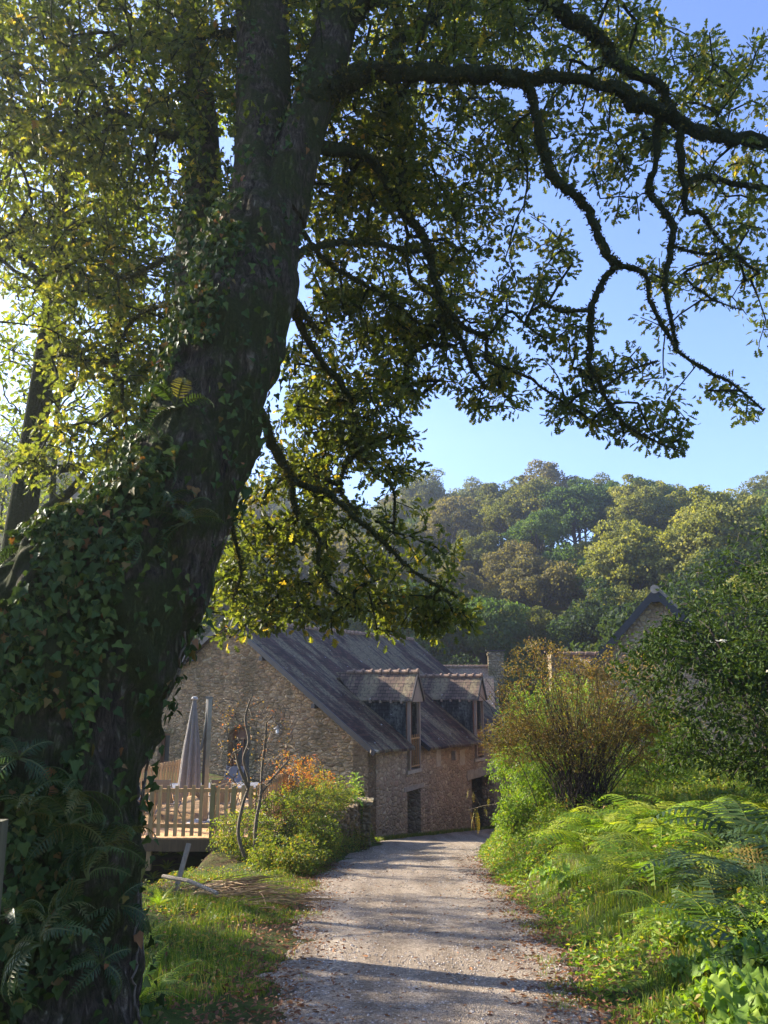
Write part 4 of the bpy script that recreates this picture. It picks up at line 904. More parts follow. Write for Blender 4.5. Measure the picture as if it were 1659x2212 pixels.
# ------------------------------------------------------------------ ferns
def frond(mb, length, width, npin, curve, rs, az, el, comb=True, rnd=.5):
    """one arching frond growing from the origin"""
    d0 = np.array([math.cos(az) * math.cos(el), math.sin(az) * math.cos(el), math.sin(el)]); side = np.array([-math.sin(az), math.cos(az), 0])
    pts = []; p = np.zeros(3); n = npin + 3; e = el
    for i in range(n + 1):
        pts.append(p.copy()); d_ = np.array([math.cos(az) * math.cos(e), math.sin(az) * math.cos(e), math.sin(e)]); p = p + d_ * length / n; e -= curve / n
    pts = np.array(pts); mb.tube(pts[::2] if len(pts) % 2 else pts, np.linspace(.006, .002, len(pts[::2] if len(pts) % 2 else pts)), 3, rnd=.9, cap=False)
    for i in range(3, n):
        f = (i - 3) / (n - 3); L = width * (1 - f) ** .75 * (.55 + .45 * min(1, f * 5)); t_ = unit(pts[i + 1] - pts[i - 1]); nrm = unit(np.cross(side, t_))
        if nrm[2] < 0: nrm = -nrm
        wd = length / n * .5
        for s in (-1, 1):
            ax_ = unit(side * s + t_ * .45 - nrm * .15 + rs.normal(size=3) * .07)
            if comb:
                m_ = max(3, int(L / .035)); c_ = []
                for q in range(m_):
                    g_ = q / m_; w2 = wd * 1.5 * (1 - g_ * .75); b0 = pts[i] + ax_ * L * (g_ + .02) - nrm * .12 * L * g_ ** 2; b1 = pts[i] + ax_ * L * (g_ + .75 / m_)- nrm * .12 * L * g_ ** 2
                    for s2 in (-1, 1): c_ += [b0, b1, b0 + t_ * s2 * w2 + ax_ * L * .9 / m_]
                v = np.array(c_); mb.add_arr(v, np.arange(len(v)).reshape(-1, 3), [rnd] * (len(v) // 3))
            else:
                b0 = pts[i]; mb.add([b0 - t_ * wd * .62, b0 + t_ * wd * .62, b0 + ax_ * L * .8 + t_ * wd * .35 - nrm * .1 * L, b0 + ax_ * L - nrm * .16 * L, b0 + ax_ * L * .8 - t_ * wd * .35 - nrm * .1 * L], [(0, 1, 2, 3, 4)], rnd)
def fern_kind(name, seed, n, length, width, npin, curve, el, mat, comb=True):
    rs = RS(seed); mb = MB()
    for k in range(n):
        frond(mb, length * rs.uniform(.7, 1.1), width * rs.uniform(.8, 1.1), npin, curve * rs.uniform(.7, 1.3), rs, k * 6.283 / n + rs.normal() * .3, el + rs.normal() * .2, comb, min(.97, rs.rand()))
    return mb.mesh(name)
K_BR = [fern_kind('bracken', s, 6, .95, .27, 14, 1.7, 1.05, None, s == 2) for s in (1, 2, 3)]
for me in K_BR: me.materials.append(M['fern'])
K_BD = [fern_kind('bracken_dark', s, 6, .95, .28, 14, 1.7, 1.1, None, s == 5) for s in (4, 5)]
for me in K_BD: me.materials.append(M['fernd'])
K_RU = fern_kind('bracken_rust', 6, 6, .8, .26, 13, 1.9, .9, None); K_RU.materials.append(M['fernr'])
K_PO = [fern_kind('polypody', s, 9, .34, .075, 15, 2.3, .8, None, False) for s in (7, 8)]
for me in K_PO: me.materials.append(M['fernd'])
K_GR = [fern_kind('male_fern', s, 10, .6, .12, 20, 1.4, 1.0, None, False) for s in (9, 10)]
for me in K_GR: me.materials.append(M['fern'])
def put(name, me, loc, rz, sc_, label, cat, group=None, tilt=(0, 0)):
    o = bpy.data.objects.new(name, me); C.objects.link(o); o.location = tuple(float(q) for q in loc); o.rotation_euler = (tilt[0], tilt[1], rz); o.scale = (sc_,) * 3
    return tag(o, label, cat, group)
rs = RS(41)
# ferns perched on the trunk
for a, b_ in [(60, 1180), (120, 1130), (180, 1110), (240, 1090), (290, 1060), (330, 1010), (350, 1100), (270, 1170), (60, 1260), (30, 1330), (340, 950), (380, 880), (200, 1180), (400, 1130)]:
    put('polypody_fern', K_PO[rs.randint(2)], P(a, b_, 4.62 + .0009 * (1300 - b_)), rs.rand() * 6, rs.uniform(.8, 1.25), 'small dark fern growing among the ivy on the mossy shoulder of the oak', 'fern', 'ferns perched on the oak trunk', (rs.uniform(.2, .8), rs.uniform(-.4, .4)))
for a, b_, yv in [(40, 1640, 4.1), (60, 1760, 4.1), (150, 1780, 4.1), (230, 1840, 4.3), (190, 1900, 4.15), (90, 2040, 3.95), (250, 1960, 4.5), (150, 1720, 4.15), (30, 1980, 3.9), (215, 2080, 4.3)]:
    put('polypody_fern', K_PO[rs.randint(2)], P(a, b_, yv), rs.rand() * 6, rs.uniform(.7, 1.1), 'small shaded fern hanging from the foot of the ivy covered trunk', 'fern', 'ferns low on the oak trunk', (rs.uniform(.5, 1.1), rs.uniform(-.4, .4)))
def gz(x, y): return float(terr(np.array(x), np.array(y)))
def gpos(px, py, it=40):
    """where the view ray through a pixel meets the terrain"""
    d = ray(px, py); lo = 2.0; t_ = 2.0
    while t_ < 120:
        p = EYE + d * t_
        if p[2] < gz(p[0], p[1]): break
        t_ += .1
    return p[0], p[1]
for a, b_, sc_ in [(330, 2150, .8), (300, 2060, .75), (345, 1960, .7), (330, 1900, .7), (360, 1880, .7), (290, 2190, .9), (395, 1850, .6), (350, 1850, .6)]:
    x, y = gpos(a, b_); put('male_fern', K_GR[rs.randint(2)], (x, y, gz(x, y) - .02), rs.rand() * 6, sc_, 'small green fern tuft at the foot of the great oak beside the grass', 'fern', 'ferns at the foot of the oak')
# bracken on the right bank
lbl_b = 'bright green bracken fern on the sunlit right bank'; lbl_d = 'bracken fern with shade put into its grey green colour at the far right of the bank'  # the darker copy carries the near bank's shade in its leaf colour
spots = []
for k in range(95):
    y = rs.uniform(7.2, 16.5); x = eR(y) + rs.uniform(1.1, 3.2 + .2 * y)
    if abs(x - 4.1) < 1.6 and y > 14.5: continue
    if (x / y) > .60: continue
    spots.append((x, y))
for x, y in spots:
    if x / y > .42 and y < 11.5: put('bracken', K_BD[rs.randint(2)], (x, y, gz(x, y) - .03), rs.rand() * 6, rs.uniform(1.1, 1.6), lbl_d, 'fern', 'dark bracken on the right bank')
    else: put('bracken', K_BR[rs.randint(3)], (x, y, gz(x, y) - .03), rs.rand() * 6, rs.uniform(1.0, 1.5), lbl_b, 'fern', 'green bracken on the right bank')
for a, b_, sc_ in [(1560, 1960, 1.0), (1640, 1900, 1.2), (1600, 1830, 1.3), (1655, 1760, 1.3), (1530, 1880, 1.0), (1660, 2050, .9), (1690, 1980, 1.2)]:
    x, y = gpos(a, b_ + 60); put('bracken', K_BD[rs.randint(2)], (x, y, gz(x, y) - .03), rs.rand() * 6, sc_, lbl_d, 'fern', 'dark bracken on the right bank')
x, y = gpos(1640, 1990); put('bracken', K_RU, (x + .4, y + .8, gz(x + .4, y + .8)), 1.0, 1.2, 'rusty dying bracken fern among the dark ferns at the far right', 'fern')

# rusty hanging fern frond reaching over the lane from the hedge
hb = empty('hanging_branch', P(1085, 1735, 21.5)); tag(hb, 'yellowing branch with drooping fronds hanging from the hedge over the lane', 'branch')
mb = MB(); a0 = np.zeros(3); e0 = P(1003, 1752, 21.2) - P(1085, 1735, 21.5); e1 = P(1012, 1705, 21.2) - P(1085, 1735, 21.5)
mb.tube([a0, e0 * .5 + [0, 0, .03], e0], [.014, .01, .004], 5); mb.tube([e0 * .55, e1 * .9], [.008, .004], 5); mb.build('stem', M['palestem'], hb)
mb = MB(); rs = RS(44)
for k in range(9):
    f = rs.uniform(.1, 1.0); o_ = (e0 if k % 3 else e1) * f; m2 = MB(); frond(m2, rs.uniform(.25, .7), .07, 14, .5, rs, rs.rand() * 6, -.95 - .35 * rs.rand(), False, rs.rand())
    for v_ in m2.v: v_ += o_
    mb.v += m2.v; mb.lv += [l + mb.nv for l in m2.lv]; mb.lt += m2.lt; mb.rnd += m2.rnd; mb.mi += m2.mi; mb.nv += m2.nv
mb.build('fronds', M['fernr'], hb)

# ------------------------------------------------------------------ broad-leaved plants
def broad_mesh(name, seed, n, L0, W0, tall, mat):
    rs = RS(seed); mb = MB()
    for k in range(n):
        az = k * 2.4 + rs.normal() * .2; lv_ = k / n; L = L0 * rs.uniform(.7, 1.1) * (1 - .35 * lv_); W = W0 * rs.uniform(.8, 1.1) * (1 - .35 * lv_)
        z0 = tall * lv_ + rs.uniform(0, .03); el = .25 + .75 * lv_ + rs.normal() * .15; c_, s_ = math.cos(az), math.sin(az); vs = []; nu = 9
        r_, z = .02, z0; e = el
        for i in range(nu + 1):
            u = i / nu; wdt = W * (math.sin(math.pi * min(1, u * .92 + .05)) ** .8) * (1 if u > .12 else .3) * (1 + .08 * math.sin(i * 2.3 + k)); rf_ = .03 * math.sin(i * 2.1 + k)
            for q, hh in ((-1, .35), (-.5, .12), (0, 0), (.5, .12), (1, .35)):
                vs.append((c_ * r_ - s_ * q * wdt / 2, s_ * r_ + c_ * q * wdt / 2, z + hh * wdt * .35 + rf_ * abs(q)))
            r_ += math.cos(e) * L / nu; z += math.sin(e) * L / nu; e -= 1.5 / nu * rs.uniform(.7, 1.2)
        F_ = [(i * 5 + j, i * 5 + j + 1, (i + 1) * 5 + j + 1, (i + 1) * 5 + j) for i in range(nu) for j in range(4)]
        mb.add(vs, F_, rs.rand())
    if tall > .1: mb.tube([(0, 0, -.05), (0, 0, tall)], [.012, .008], 6, rnd=.3)
    me = mb.mesh(name); me.materials.append(mat); me.polygons.foreach_set('use_smooth', np.ones(len(me.polygons), bool)); return me
K_BL = [broad_mesh('broad', s, 13, .30, .13, .05, M['broad']) for s in (1, 2, 3)]
rs = RS(51)
for a, b_, sc_ in [(1590, 2180, 1.0), (1640, 2120, 1.0), (1560, 2110, .9), (1655, 2200, 1.1), (1620, 2050, .9), (1530, 2205, .8), (1500, 2060, .8), (1560, 2020, .85), (1450, 2040, .75), (1640, 1990, .9), (1480, 2130, .6), (1410, 1995, .6), (1600, 2250, 1.1), (1690, 2090, 1.1), (1690, 2230, 1.1)]:
    x, y = gpos(a, b_); put('broadleaf_plant', K_BL[rs.randint(3)], (x, y, gz(x, y) + .06), rs.rand() * 6, sc_ * 1.3, 'low plant with large wrinkled green leaves in the bottom right corner', 'plant', 'broadleaf plants in the bottom right corner', (rs.normal() * .15, rs.normal() * .15))
for a, b_ in [(1185, 1905), (1225, 1915)]:
    x, y = gpos(a, b_); put('broadleaf_plant', K_BL[rs.randint(3)], (x, y, gz(x, y) + .05), rs.rand() * 6, 1.3, 'pale broad leaved plant at the lane side halfway along the right bank', 'plant', 'broadleaf plants beside the lane')
K_TB = broad_mesh('tall_broad', 9, 26, .34, .10, .62, M['broad'])
pt = P(768, 1735, 26.3); put('foxglove_plant', K_TB, (-.9, 26.0, -2.38), .4, 1.35, 'bright green large leaved plant growing behind the cap of the stone pillar', 'plant')
put('foxglove_plant', K_TB, (-1.45, 25.8, -2.5), 2.4, 1.0, 'smaller large leaved plant left of the one on the stone pillar', 'plant')

# ------------------------------------------------------------------ shrubs, hedge, small trees
def bush_mesh(seed, rx, ry, rz, ntip, per, size, spread, nstem=9, temp=T_SIMP, low=0.0, stemr=.012, fan=False, r0=.003):
    rs = RS(seed); nd_ = []
    for k in range(nstem):
        a = rs.rand() * 6.283; f = rs.uniform(.15, .85) if not fan else rs.uniform(.2, 1.0); n = 8; top = np.array([math.cos(a) * rx * f, math.sin(a) * ry * f, rz * rs.uniform(.6, .95)])
        uu = np.linspace(0, 1, n)[:, None]; p = np.hstack([top[:1] * uu ** 1.2, top[1:2] * uu ** 1.2, top[2:] * uu]) + rs.normal(size=(n, 3)) * .03 * uu + (rs.normal(size=3) * [.26, .22, 0] if fan else 0)
        nd_.append(p)
    a = []
    while len(a) < ntip:
        q = rs.uniform(-1, 1, 3); r2 = (q ** 2).sum()
        if r2 > 1 or (r2 < .25 and rs.rand() < .7): continue
        lump = 1 + .18 * math.sin(q[0] * 5 + seed) * math.cos(q[1] * 4 + seed * 2) + .12 * math.sin(q[2] * 7 + seed)
        z = (q[2] * .5 + .5) * rz * lump
        if z < low: continue
        a.append((q[0] * rx * lump, q[1] * ry * lump, z))
    NPb, pb2, cb2, tb2, nb0 = grow(nd_, np.array(a), rs)
    st_ = MB()
    for p in nd_: st_.tube(p, np.linspace(stemr, stemr * .45, len(p)), 5)
    V_, F_ = edge_mesh(NPb, pb2, cb2, nb0, r0, .0012, 3, stemr * .7); st_.add_arr(V_, F_)
    pos, Rm, sz = leaves_on(NPb, pb2, tb2, rs, per, spread, size, temp, .4)
    cl = np.repeat(rs.rand(len(tb2)), per)
    return st_.mesh('stem'), scatter_mesh('foliage', temp[0], temp[1], Rm, pos, np.clip(.4 * cl + .6 * rs.rand(len(pos)), 0, 1), sz)
def bush(name, loc, label, cat, leafm, stemm, meshes=None, group=None, rot=0, sc_=1, **kw):
    s_, l_ = meshes if meshes else bush_mesh(**kw)
    e = empty(name, loc, rot); e.scale = (sc_,) * 3; tag(e, label, cat, group)
    for nm, me, mt in (('stem', s_, stemm), ('foliage', l_, leafm)):
        if not len(me.materials): me.materials.append(mt)
        o = bpy.data.objects.new(nm, me); C.objects.link(o); o.parent = e
    return e
# fan shaped shrub in the middle right
x, y = 4.15, 16.9
bush('fan_shrub', (x, y, gz(x, y) - .05), 'tall fan shaped shrub of many thin brown stems in the middle of the right bank', 'shrub', M['willow'], M['twig'],
     seed=3, rx=2.2, ry=1.5, rz=3.05, ntip=2300, per=10, size=.055, spread=.2, nstem=150, low=.9, stemr=.011, fan=True, r0=.002)
# elder / laurel on the right
x, y = 6.75, 13.4
e = bush('small_leafy_tree', (x, y, gz(x, y) - .05), 'dark leafy small tree with a leaning trunk and cream flower heads at the right', 'tree', M['elder'], M['twig'],
     seed=7, rx=2.6, ry=1.9, rz=4.2, ntip=1750, per=13, size=.095, spread=.26, nstem=10, low=.75, stemr=.05, r0=.004)
rs = RS(8); fl = []
for k in range(9):
    a = rs.uniform(3.3, 5.6); fl.append((2.1 * math.cos(a) * rs.uniform(.5, 1), 1.7 * math.sin(a), rs.uniform(2.4, 3.9)))
fl = np.repeat(np.array(fl), 26, 0) + rs.normal(size=(9 * 26, 3)) * [.06, .06, .012]
link_mesh('flowers', scatter_mesh('flowers', T_CLUMP[0], T_CLUMP[1], frames(rand_dirs(rs, len(fl)), np.tile([0, -.3, 1.0], (len(fl), 1)) + rs.normal(size=(len(fl), 3)) * .2), fl, rs.rand(len(fl)), rs.uniform(.02, .035, len(fl))), M['flower'], e)
bush('small_leafy_tree', (9.3, 16.5, gz(9.3, 16.5)), 'dark leafy tree behind the flowering one at the far right edge', 'tree', M['elder'], M['twig'],
     seed=17, rx=2.6, ry=2.2, rz=5.6, ntip=1100, per=12, size=.12, spread=.32, nstem=9, low=1.0, stemr=.06, r0=.004)
# hedge lumps left of the fan shrub
HB = [(4.0, 20.6, 1.25, 1.1, 2.7, 'bright green hedge bush nearest the lane bend'), (5.1, 22.4, 1.5, 1.3, 3.1, 'bushy green hedge plant behind the fan shaped shrub'), (3.9, 18.7, .8, .8, 1.3, 'low tangled green bush between the lane bend and the fan shrub'), (6.7, 20.2, 1.5, 1.2, 2.2, 'green hedge bush right of the fan shaped shrub'), (7.2, 24.5, 1.6, 1.3, 2.4, 'green bush in front of the steep gable'), (3.75, 21.6, .95, .95, 2.1, 'rounded hedge bush right at the lane bend'), (4.5, 24.6, 1.1, 1.0, 2.5, 'hedge bush furthest down the lane on its right side'), (3.3, 19.3, .7, .7, .9, 'low bush touching the right lane edge'), (6.5, 26.5, 1.4, 1.2, 3.2, 'tall thin leaved bush hiding the end of the long house')]
for k, (x, y, rx, ry, rz_, lb_) in enumerate(HB):
    bush('hedge_bush', (x, y, gz(x, y) - .1), lb_, 'bush', M['hedge'], M['twig'], group='hedge bushes on the right of the lane', seed=60 + k, rx=rx, ry=ry, rz=rz_, ntip=520, per=11, size=.075, spread=.2, nstem=10)
# left bank bushes
LBs = [(-3.15, 18.6, .8, .7, 1.05, M['bush'], 'leafy green bush below the right end of the deck fence'), (-2.35, 19.9, .95, .8, 1.45, M['bush'], 'yellow green bush between the deck fence and the lane'), (-1.85, 21.9, .9, .8, 1.35, M['bush'], 'green bush on the garden wall halfway to the pillar'), (-2.4, 22.9, .95, .8, 1.75, M['autumn'], 'bush with orange and yellow autumn leaves in front of the gable'), (-1.6, 24.3, .75, .7, 1.0, M['bush'], 'low green bush next to the stone pillar'), (-2.1, 17.3, .85, .6, .7, M['bush'], 'low bramble spilling toward the lane at the left'), (-1.5, 19.3, .55, .7, .75, M['bush'], 'small bramble hanging over the garden wall')]
for k, (x, y, rx, ry, rz_, mt, lb_) in enumerate(LBs):
    bush('garden_bush', (x, y, -2.45 if y > 17 else gz(x, y)), lb_, 'bush', mt, M['twig'], group='bushes on the left bank', seed=80 + k, rx=rx, ry=ry, rz=rz_, ntip=330, per=11, size=.06, spread=.17, nstem=9, stemr=.008)
# bare twiggy shrub with two stems
tw = empty('bare_shrub', P(540, 1850, 17.8)); tag(tw, 'nearly leafless shrub with two crooked pale stems beside the deck fence', 'shrub')
rs = RS(90); o_ = P(540, 1850, 17.8); st = MB(); nds = []
for c_ in ([(528, 1850, 17.8, 4), (515, 1800, 17.8, 4), (524, 1740, 17.8, 3.5), (538, 1690, 17.8, 3), (526, 1640, 17.8, 3), (538, 1600, 17.9, 3.5), (530, 1550, 18, 2.5), (545, 1500, 18, 1.5)], [(550, 1850, 17.9, 4), (553, 1780, 17.9, 4), (563, 1720, 17.9, 3.5), (566, 1660, 18, 3), (572, 1610, 18, 3), (575, 1560, 18.1, 1.5)], [(535, 1700, 17.8, 4), (515, 1650, 17.7, 3), (505, 1600, 17.7, 2)], [(560, 1720, 17.9, 3), (590, 1680, 17.9, 2.5), (625, 1640, 18, 1.5)]):
    p, r = chain(c_, 5); st.tube(p - o_, r, 6, bump=tnoise(5, .12)); nds.append(p - o_)
at_ = [P(rs.uniform(465, 650), rs.uniform(1510, 1700), 17.9 + rs.normal() * .35) - o_ for _ in range(260)]
NPb, pb2, cb2, tb2, nb0 = grow(nds, np.array(at_), rs); V_, F_ = edge_mesh(NPb, pb2, cb2, nb0, .005, .002, 3, .014); st.add_arr(V_, F_)
st.build('stem', M['twigpale'], tw)
leaf_cloud('foliage', NPb, pb2, tb2[::2], 91, 3, .12, .045, T_SIMP, M['autumn'], tw)

# ------------------------------------------------------------------ trees at the left, partly behind the oak
def tree_mesh(seed, H, R, ntip, per, size, spread, r_tr, lean=(0, 0), temp=T_OAKL, low=.35):
    rs = RS(seed); n = 14; u = np.linspace(0, 1, n); tr = np.column_stack([lean[0] * u * H + .12 * np.sin(u * 5 + seed), lean[1] * u * H + .12 * np.cos(u * 4 + seed), u * H * .92]); nds = [tr[4:]]
    st_ = MB(); st_.tube(np.vstack([tr[0] - [0, 0, .4], tr]), np.concatenate([[r_tr * 1.3], r_tr * (1 - .85 * u)]), 12, bump=tnoise(seed, .12))
    for k in range(14):
        i = rs.randint(4, 13); a = rs.rand() * 6.28; L = R * rs.uniform(.5, .9) * (1.15 - .5 * i / 13); v = np.linspace(0, 1, 7)[:, None]
        p = tr[i] + v * L * np.array([math.cos(a), math.sin(a), rs.uniform(.1, .7)]) + rs.normal(size=(7, 3)) * .07 * v; nds.append(p)
        st_.tube(p, np.linspace(r_tr * .38 * (1.1 - i / 15), .012, 7), 6)
    a = []
    while len(a) < ntip:
        q = rs.uniform(-1, 1, 3); r2 = (q ** 2).sum()
        if r2 > 1 or (r2 < .3 and rs.rand() < .6): continue
        lump = 1 + .15 * math.sin(q[0] * 5 + seed) * math.cos(q[1] * 5 + seed); a.append((q[0] * R * lump + lean[0] * H * .7, q[1] * R * lump + lean[1] * H * .7, H * low + (q[2] * .5 + .5) * H * (1 - low) * lump))
    NPb, pb2, cb2, tb2, nb0 = grow(nds, np.array(a), rs, .4); V_, F_ = edge_mesh(NPb, pb2, cb2, nb0, .006, .004, 3, .05); st_.add_arr(V_, F_)
    pos, Rm, sz = leaves_on(NPb, pb2, tb2, rs, per, spread, size, temp, .4); cl = np.repeat(rs.rand(len(tb2)), per)
    return st_.mesh('trunk'), scatter_mesh('crown', temp[0], temp[1], Rm, pos, np.clip(.45 * cl + .55 * rs.rand(len(pos)), 0, 1), sz)
def tree(name, loc, label, meshes, mats, group=None, rz=0., sc_=1., cat='tree'):
    e = empty(name, loc, rz); e.scale = (sc_,) * 3; tag(e, label, cat, group)
    for nm, me, mt in zip(('trunk', 'crown'), meshes, mats):
        if not len(me.materials):
            me.materials.append(mt)
            if nm == 'trunk': me.polygons.foreach_set('use_smooth', np.ones(len(me.polygons), bool))
        o = bpy.data.objects.new(nm, me); C.objects.link(o); o.parent = e
    return e
TM = [tree_mesh(101, 13.5, 2.8, 480, 13, .12, .4, .29, (.002, 0), low=.66), tree_mesh(102, 13, 2.2, 380, 13, .12, .4, .11, (-.01, .01), low=.6), tree_mesh(103, 12, 3.6, 700, 13, .17, .45, .22, (0, -.03))]
TP = [(-4.98, 10.3, 0, 1.0, 'mossy tree trunk at the left edge of the photo, nearest behind the oak'), (-5.6, 13.0, 1, .95, 'slender tree just right of the thick left edge trunk'), (-15.5, 14.5, 2, .72, 'broad leafy tree further left behind the oak'), (-12.5, 24.5, 1, 1.0, 'thin tree left of the deck'), (-16.5, 19.5, 1, 1.0, 'slim tree out of view to the left of the deck'), (-13, 11.3, 2, .68, 'low leafy tree out of view to the left of the oak'), (-9.6, 10.6, 2, .56, 'smallest leafy tree out of view to the left of the oak')]
for x, y, k, s_, lb_ in TP:
    tree('broadleaf_tree', (x, y, gz(x, y) - .1), lb_, TM[k], (M['mossbark'], M['treeleaf']), 'trees behind the oak at the left', RS(int(y * 10)).rand() * 6, s_)

# ------------------------------------------------------------------ wooded hillside
def hill_tree(seed, H, R, n_sub, n_leaf, size, mat):
    rs = RS(seed); q = unit(rs.normal(size=(n_sub, 3))); q[:, 2] = np.abs(q[:, 2]) * 1.0 - .25 * rs.rand(n_sub)
    c_ = q * [R, R, H * .42] * rs.uniform(.62, 1.0, n_sub)[:, None] + [0, 0, H * .52]; rr_ = R * rs.uniform(.15, .36, n_sub); c_ += rs.normal(size=c_.shape) * [R * .10, R * .10, H * .03]
    i = rs.randint(0, n_sub, n_leaf); d_ = rand_dirs(rs, n_leaf); d_[:, 2] = np.abs(d_[:, 2]) * np.where(rs.rand(n_leaf) < .75, 1, -1)
    pos = c_[i] + d_ * rr_[i][:, None] * rs.uniform(.65, 1.08, n_leaf)[:, None] * [1, 1, .75]
    nr = unit(d_ + rs.normal(size=(n_leaf, 3)) * .9)
    me = scatter_mesh('crown', T_CLUMP[0], T_CLUMP[1], frames(rand_dirs(rs, n_leaf), nr), pos, np.clip(.5 * rs.rand(n_sub)[i] + .5 * rs.rand(n_leaf), 0, 1), size * rs.uniform(.6, 1.3, n_leaf))
    st_ = MB(); st_.tube([(0, 0, -1), (.1, 0, H * .25), (0, .1, H * .55), (.1, 0, H * .8)], [.32, .25, .16, .05], 7)
    for k in range(9):
        cc = c_[rs.randint(n_sub)]; st_.tube([(0, 0, H * .3), cc * [.5, .5, .8] + [0, 0, .0], cc], [.12, .08, .03], 4)
    return st_.mesh('trunk'), me
kinds = {}
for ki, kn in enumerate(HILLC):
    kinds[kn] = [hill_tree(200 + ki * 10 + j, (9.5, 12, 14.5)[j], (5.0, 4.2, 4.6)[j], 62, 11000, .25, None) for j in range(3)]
LBL = {'olive': 'olive green tree crown among the trees of the wooded hillside', 'brown': 'brownish tree crown among the trees of the wooded hillside', 'green': 'fresh green tree crown among the trees of the wooded hillside', 'yellow': 'tree crown with sunlight put into its yellow green leaf colour on the right part of the wooded hillside', 'dark': 'tree with shade put into its dark green leaf colour at the foot of the wooded hillside'}
rs = RS(77); cnt_t = 0; pts_ = []
yv = 50.0
while yv < 168:
    sp = 6.0 + .02 * (yv - 50); xv = -.66 * yv - 12
    while xv < .66 * yv + 10:
        x = xv + rs.uniform(-2, 2); y = yv + rs.uniform(-2, 2); xv += sp
        hh = float(hill_z(np.array(x), np.array(y)))
        d_ = y - (60 - .60 * np.clip(x - 4, 0, 60) - .25 * np.clip(-x - 30, 0, 40))
        if d_ < -3 or d_ > 97 or (x < -8 and x / y < -.62) or (y < 68 and -8 < x < 16): continue
        if x < 0 and -.15 > x / y + .0 and False: continue
        pts_.append((x, y, d_))
    yv += sp * .82
# nearest rows first in view; hidden far-left ones are thinned
keep = [p for p in pts_ if not (p[0] / p[1] < -.30 and p[2] < 55 and rs.rand() < .75)]
keep = keep[:] if len(keep) <= 295 else [keep[i] for i in sorted(rs.permutation(len(keep))[:295])]
for x, y, d_ in keep:
    u = rs.rand()
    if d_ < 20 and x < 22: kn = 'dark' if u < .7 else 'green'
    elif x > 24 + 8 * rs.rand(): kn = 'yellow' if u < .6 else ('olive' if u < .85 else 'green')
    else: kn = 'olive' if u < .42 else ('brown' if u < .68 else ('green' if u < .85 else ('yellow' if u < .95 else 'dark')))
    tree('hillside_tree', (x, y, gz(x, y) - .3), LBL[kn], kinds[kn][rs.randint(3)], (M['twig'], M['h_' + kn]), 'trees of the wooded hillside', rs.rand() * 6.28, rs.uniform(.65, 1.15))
print('hill trees', len(keep))

# ------------------------------------------------------------------ grass, weeds, litter
rs = RS(301)
def grass_mesh(name, X, Y, hgt, wid, rnd):
    n = len(X); Zg = terr(X, Y); a = rs.rand(n) * 6.283; ln = rs.uniform(.1, .75, n); b0 = rs.rand(n) * 6.283
    sx, sy = np.cos(a) * wid, np.sin(a) * wid; bx, by = np.cos(b0) * ln, np.sin(b0) * ln
    V_ = np.stack([np.stack([X - sx, Y - sy, Zg - .01], -1), np.stack([X + sx, Y + sy, Zg - .01], -1), np.stack([X + sx * .7 + bx * hgt * .35, Y + sy * .7 + by * hgt * .35, Zg + hgt * .6], -1), np.stack([X - sx * .7 + bx * hgt * .35, Y - sy * .7 + by * hgt * .35, Zg + hgt * .6], -1), np.stack([X + bx * hgt, Y + by * hgt, Zg + hgt * (1 - .35 * ln)], -1)], 1)
    me = bpy.data.meshes.new(name); me.vertices.add(n * 5); me.vertices.foreach_set('co', V_.astype(np.float32).ravel())
    l = (np.array([0, 1, 2, 3, 3, 2, 4])[None] + (np.arange(n) * 5)[:, None]).ravel(); lt_ = np.tile([4, 3], n).astype(np.int32)
    me.loops.add(len(l)); me.loops.foreach_set('vertex_index', l.astype(np.int32)); me.polygons.add(2 * n); me.polygons.foreach_set('loop_start', np.concatenate([[0], np.cumsum(lt_)[:-1]]).astype(np.int32))
    try: me.polygons.foreach_set('loop_total', lt_)
    except Exception: pass
    me.update(calc_edges=True); at = me.attributes.new('rnd', 'FLOAT', 'FACE'); at.data.foreach_set('value', np.repeat(rnd, 2).astype(np.float32)); return me
def patch(X, Y, s=0): return np.sin(X * 2.3 + s) + np.sin(Y * 1.9 + X * .8 + s) + .7 * np.sin(X * 5.1 - Y * 4.3 + s)
def samp(n, y0, y1, f, keepf):
    y = y0 + (y1 - y0) * rs.rand(n) ** 1.3; x = f(y, rs.rand(n)); k = keepf(x, y); return x[k], y[k]
def tufty(X, Y, n=7, r=.05):
    X = np.repeat(X, n) + rs.normal(size=len(X) * n) * r; Y = np.repeat(Y, n) + rs.normal(size=len(Y) * n) * r; return X, Y
# left verge
X, Y = samp(9000, 3.5, 17.5, lambda y, u: eL(y) - .12 - u ** 1.2 * 3.2, lambda x, y: patch(x, y) > -.1)
X, Y = tufty(X, Y); d0 = eL(Y) - X; h_ = rs.uniform(.04, .15, len(X)) * (1 + .5 * (patch(X, Y, 2) > .6)) * (.5 + .5 * sst(0, .7, d0))
tag(link_mesh('verge_grass', grass_mesh('g', X, Y, h_, .0035, rs.rand(len(X)) ** 1.2), M['grass']), 'tufted green grass on the verge between the oak and the lane', 'grass', kind='stuff')
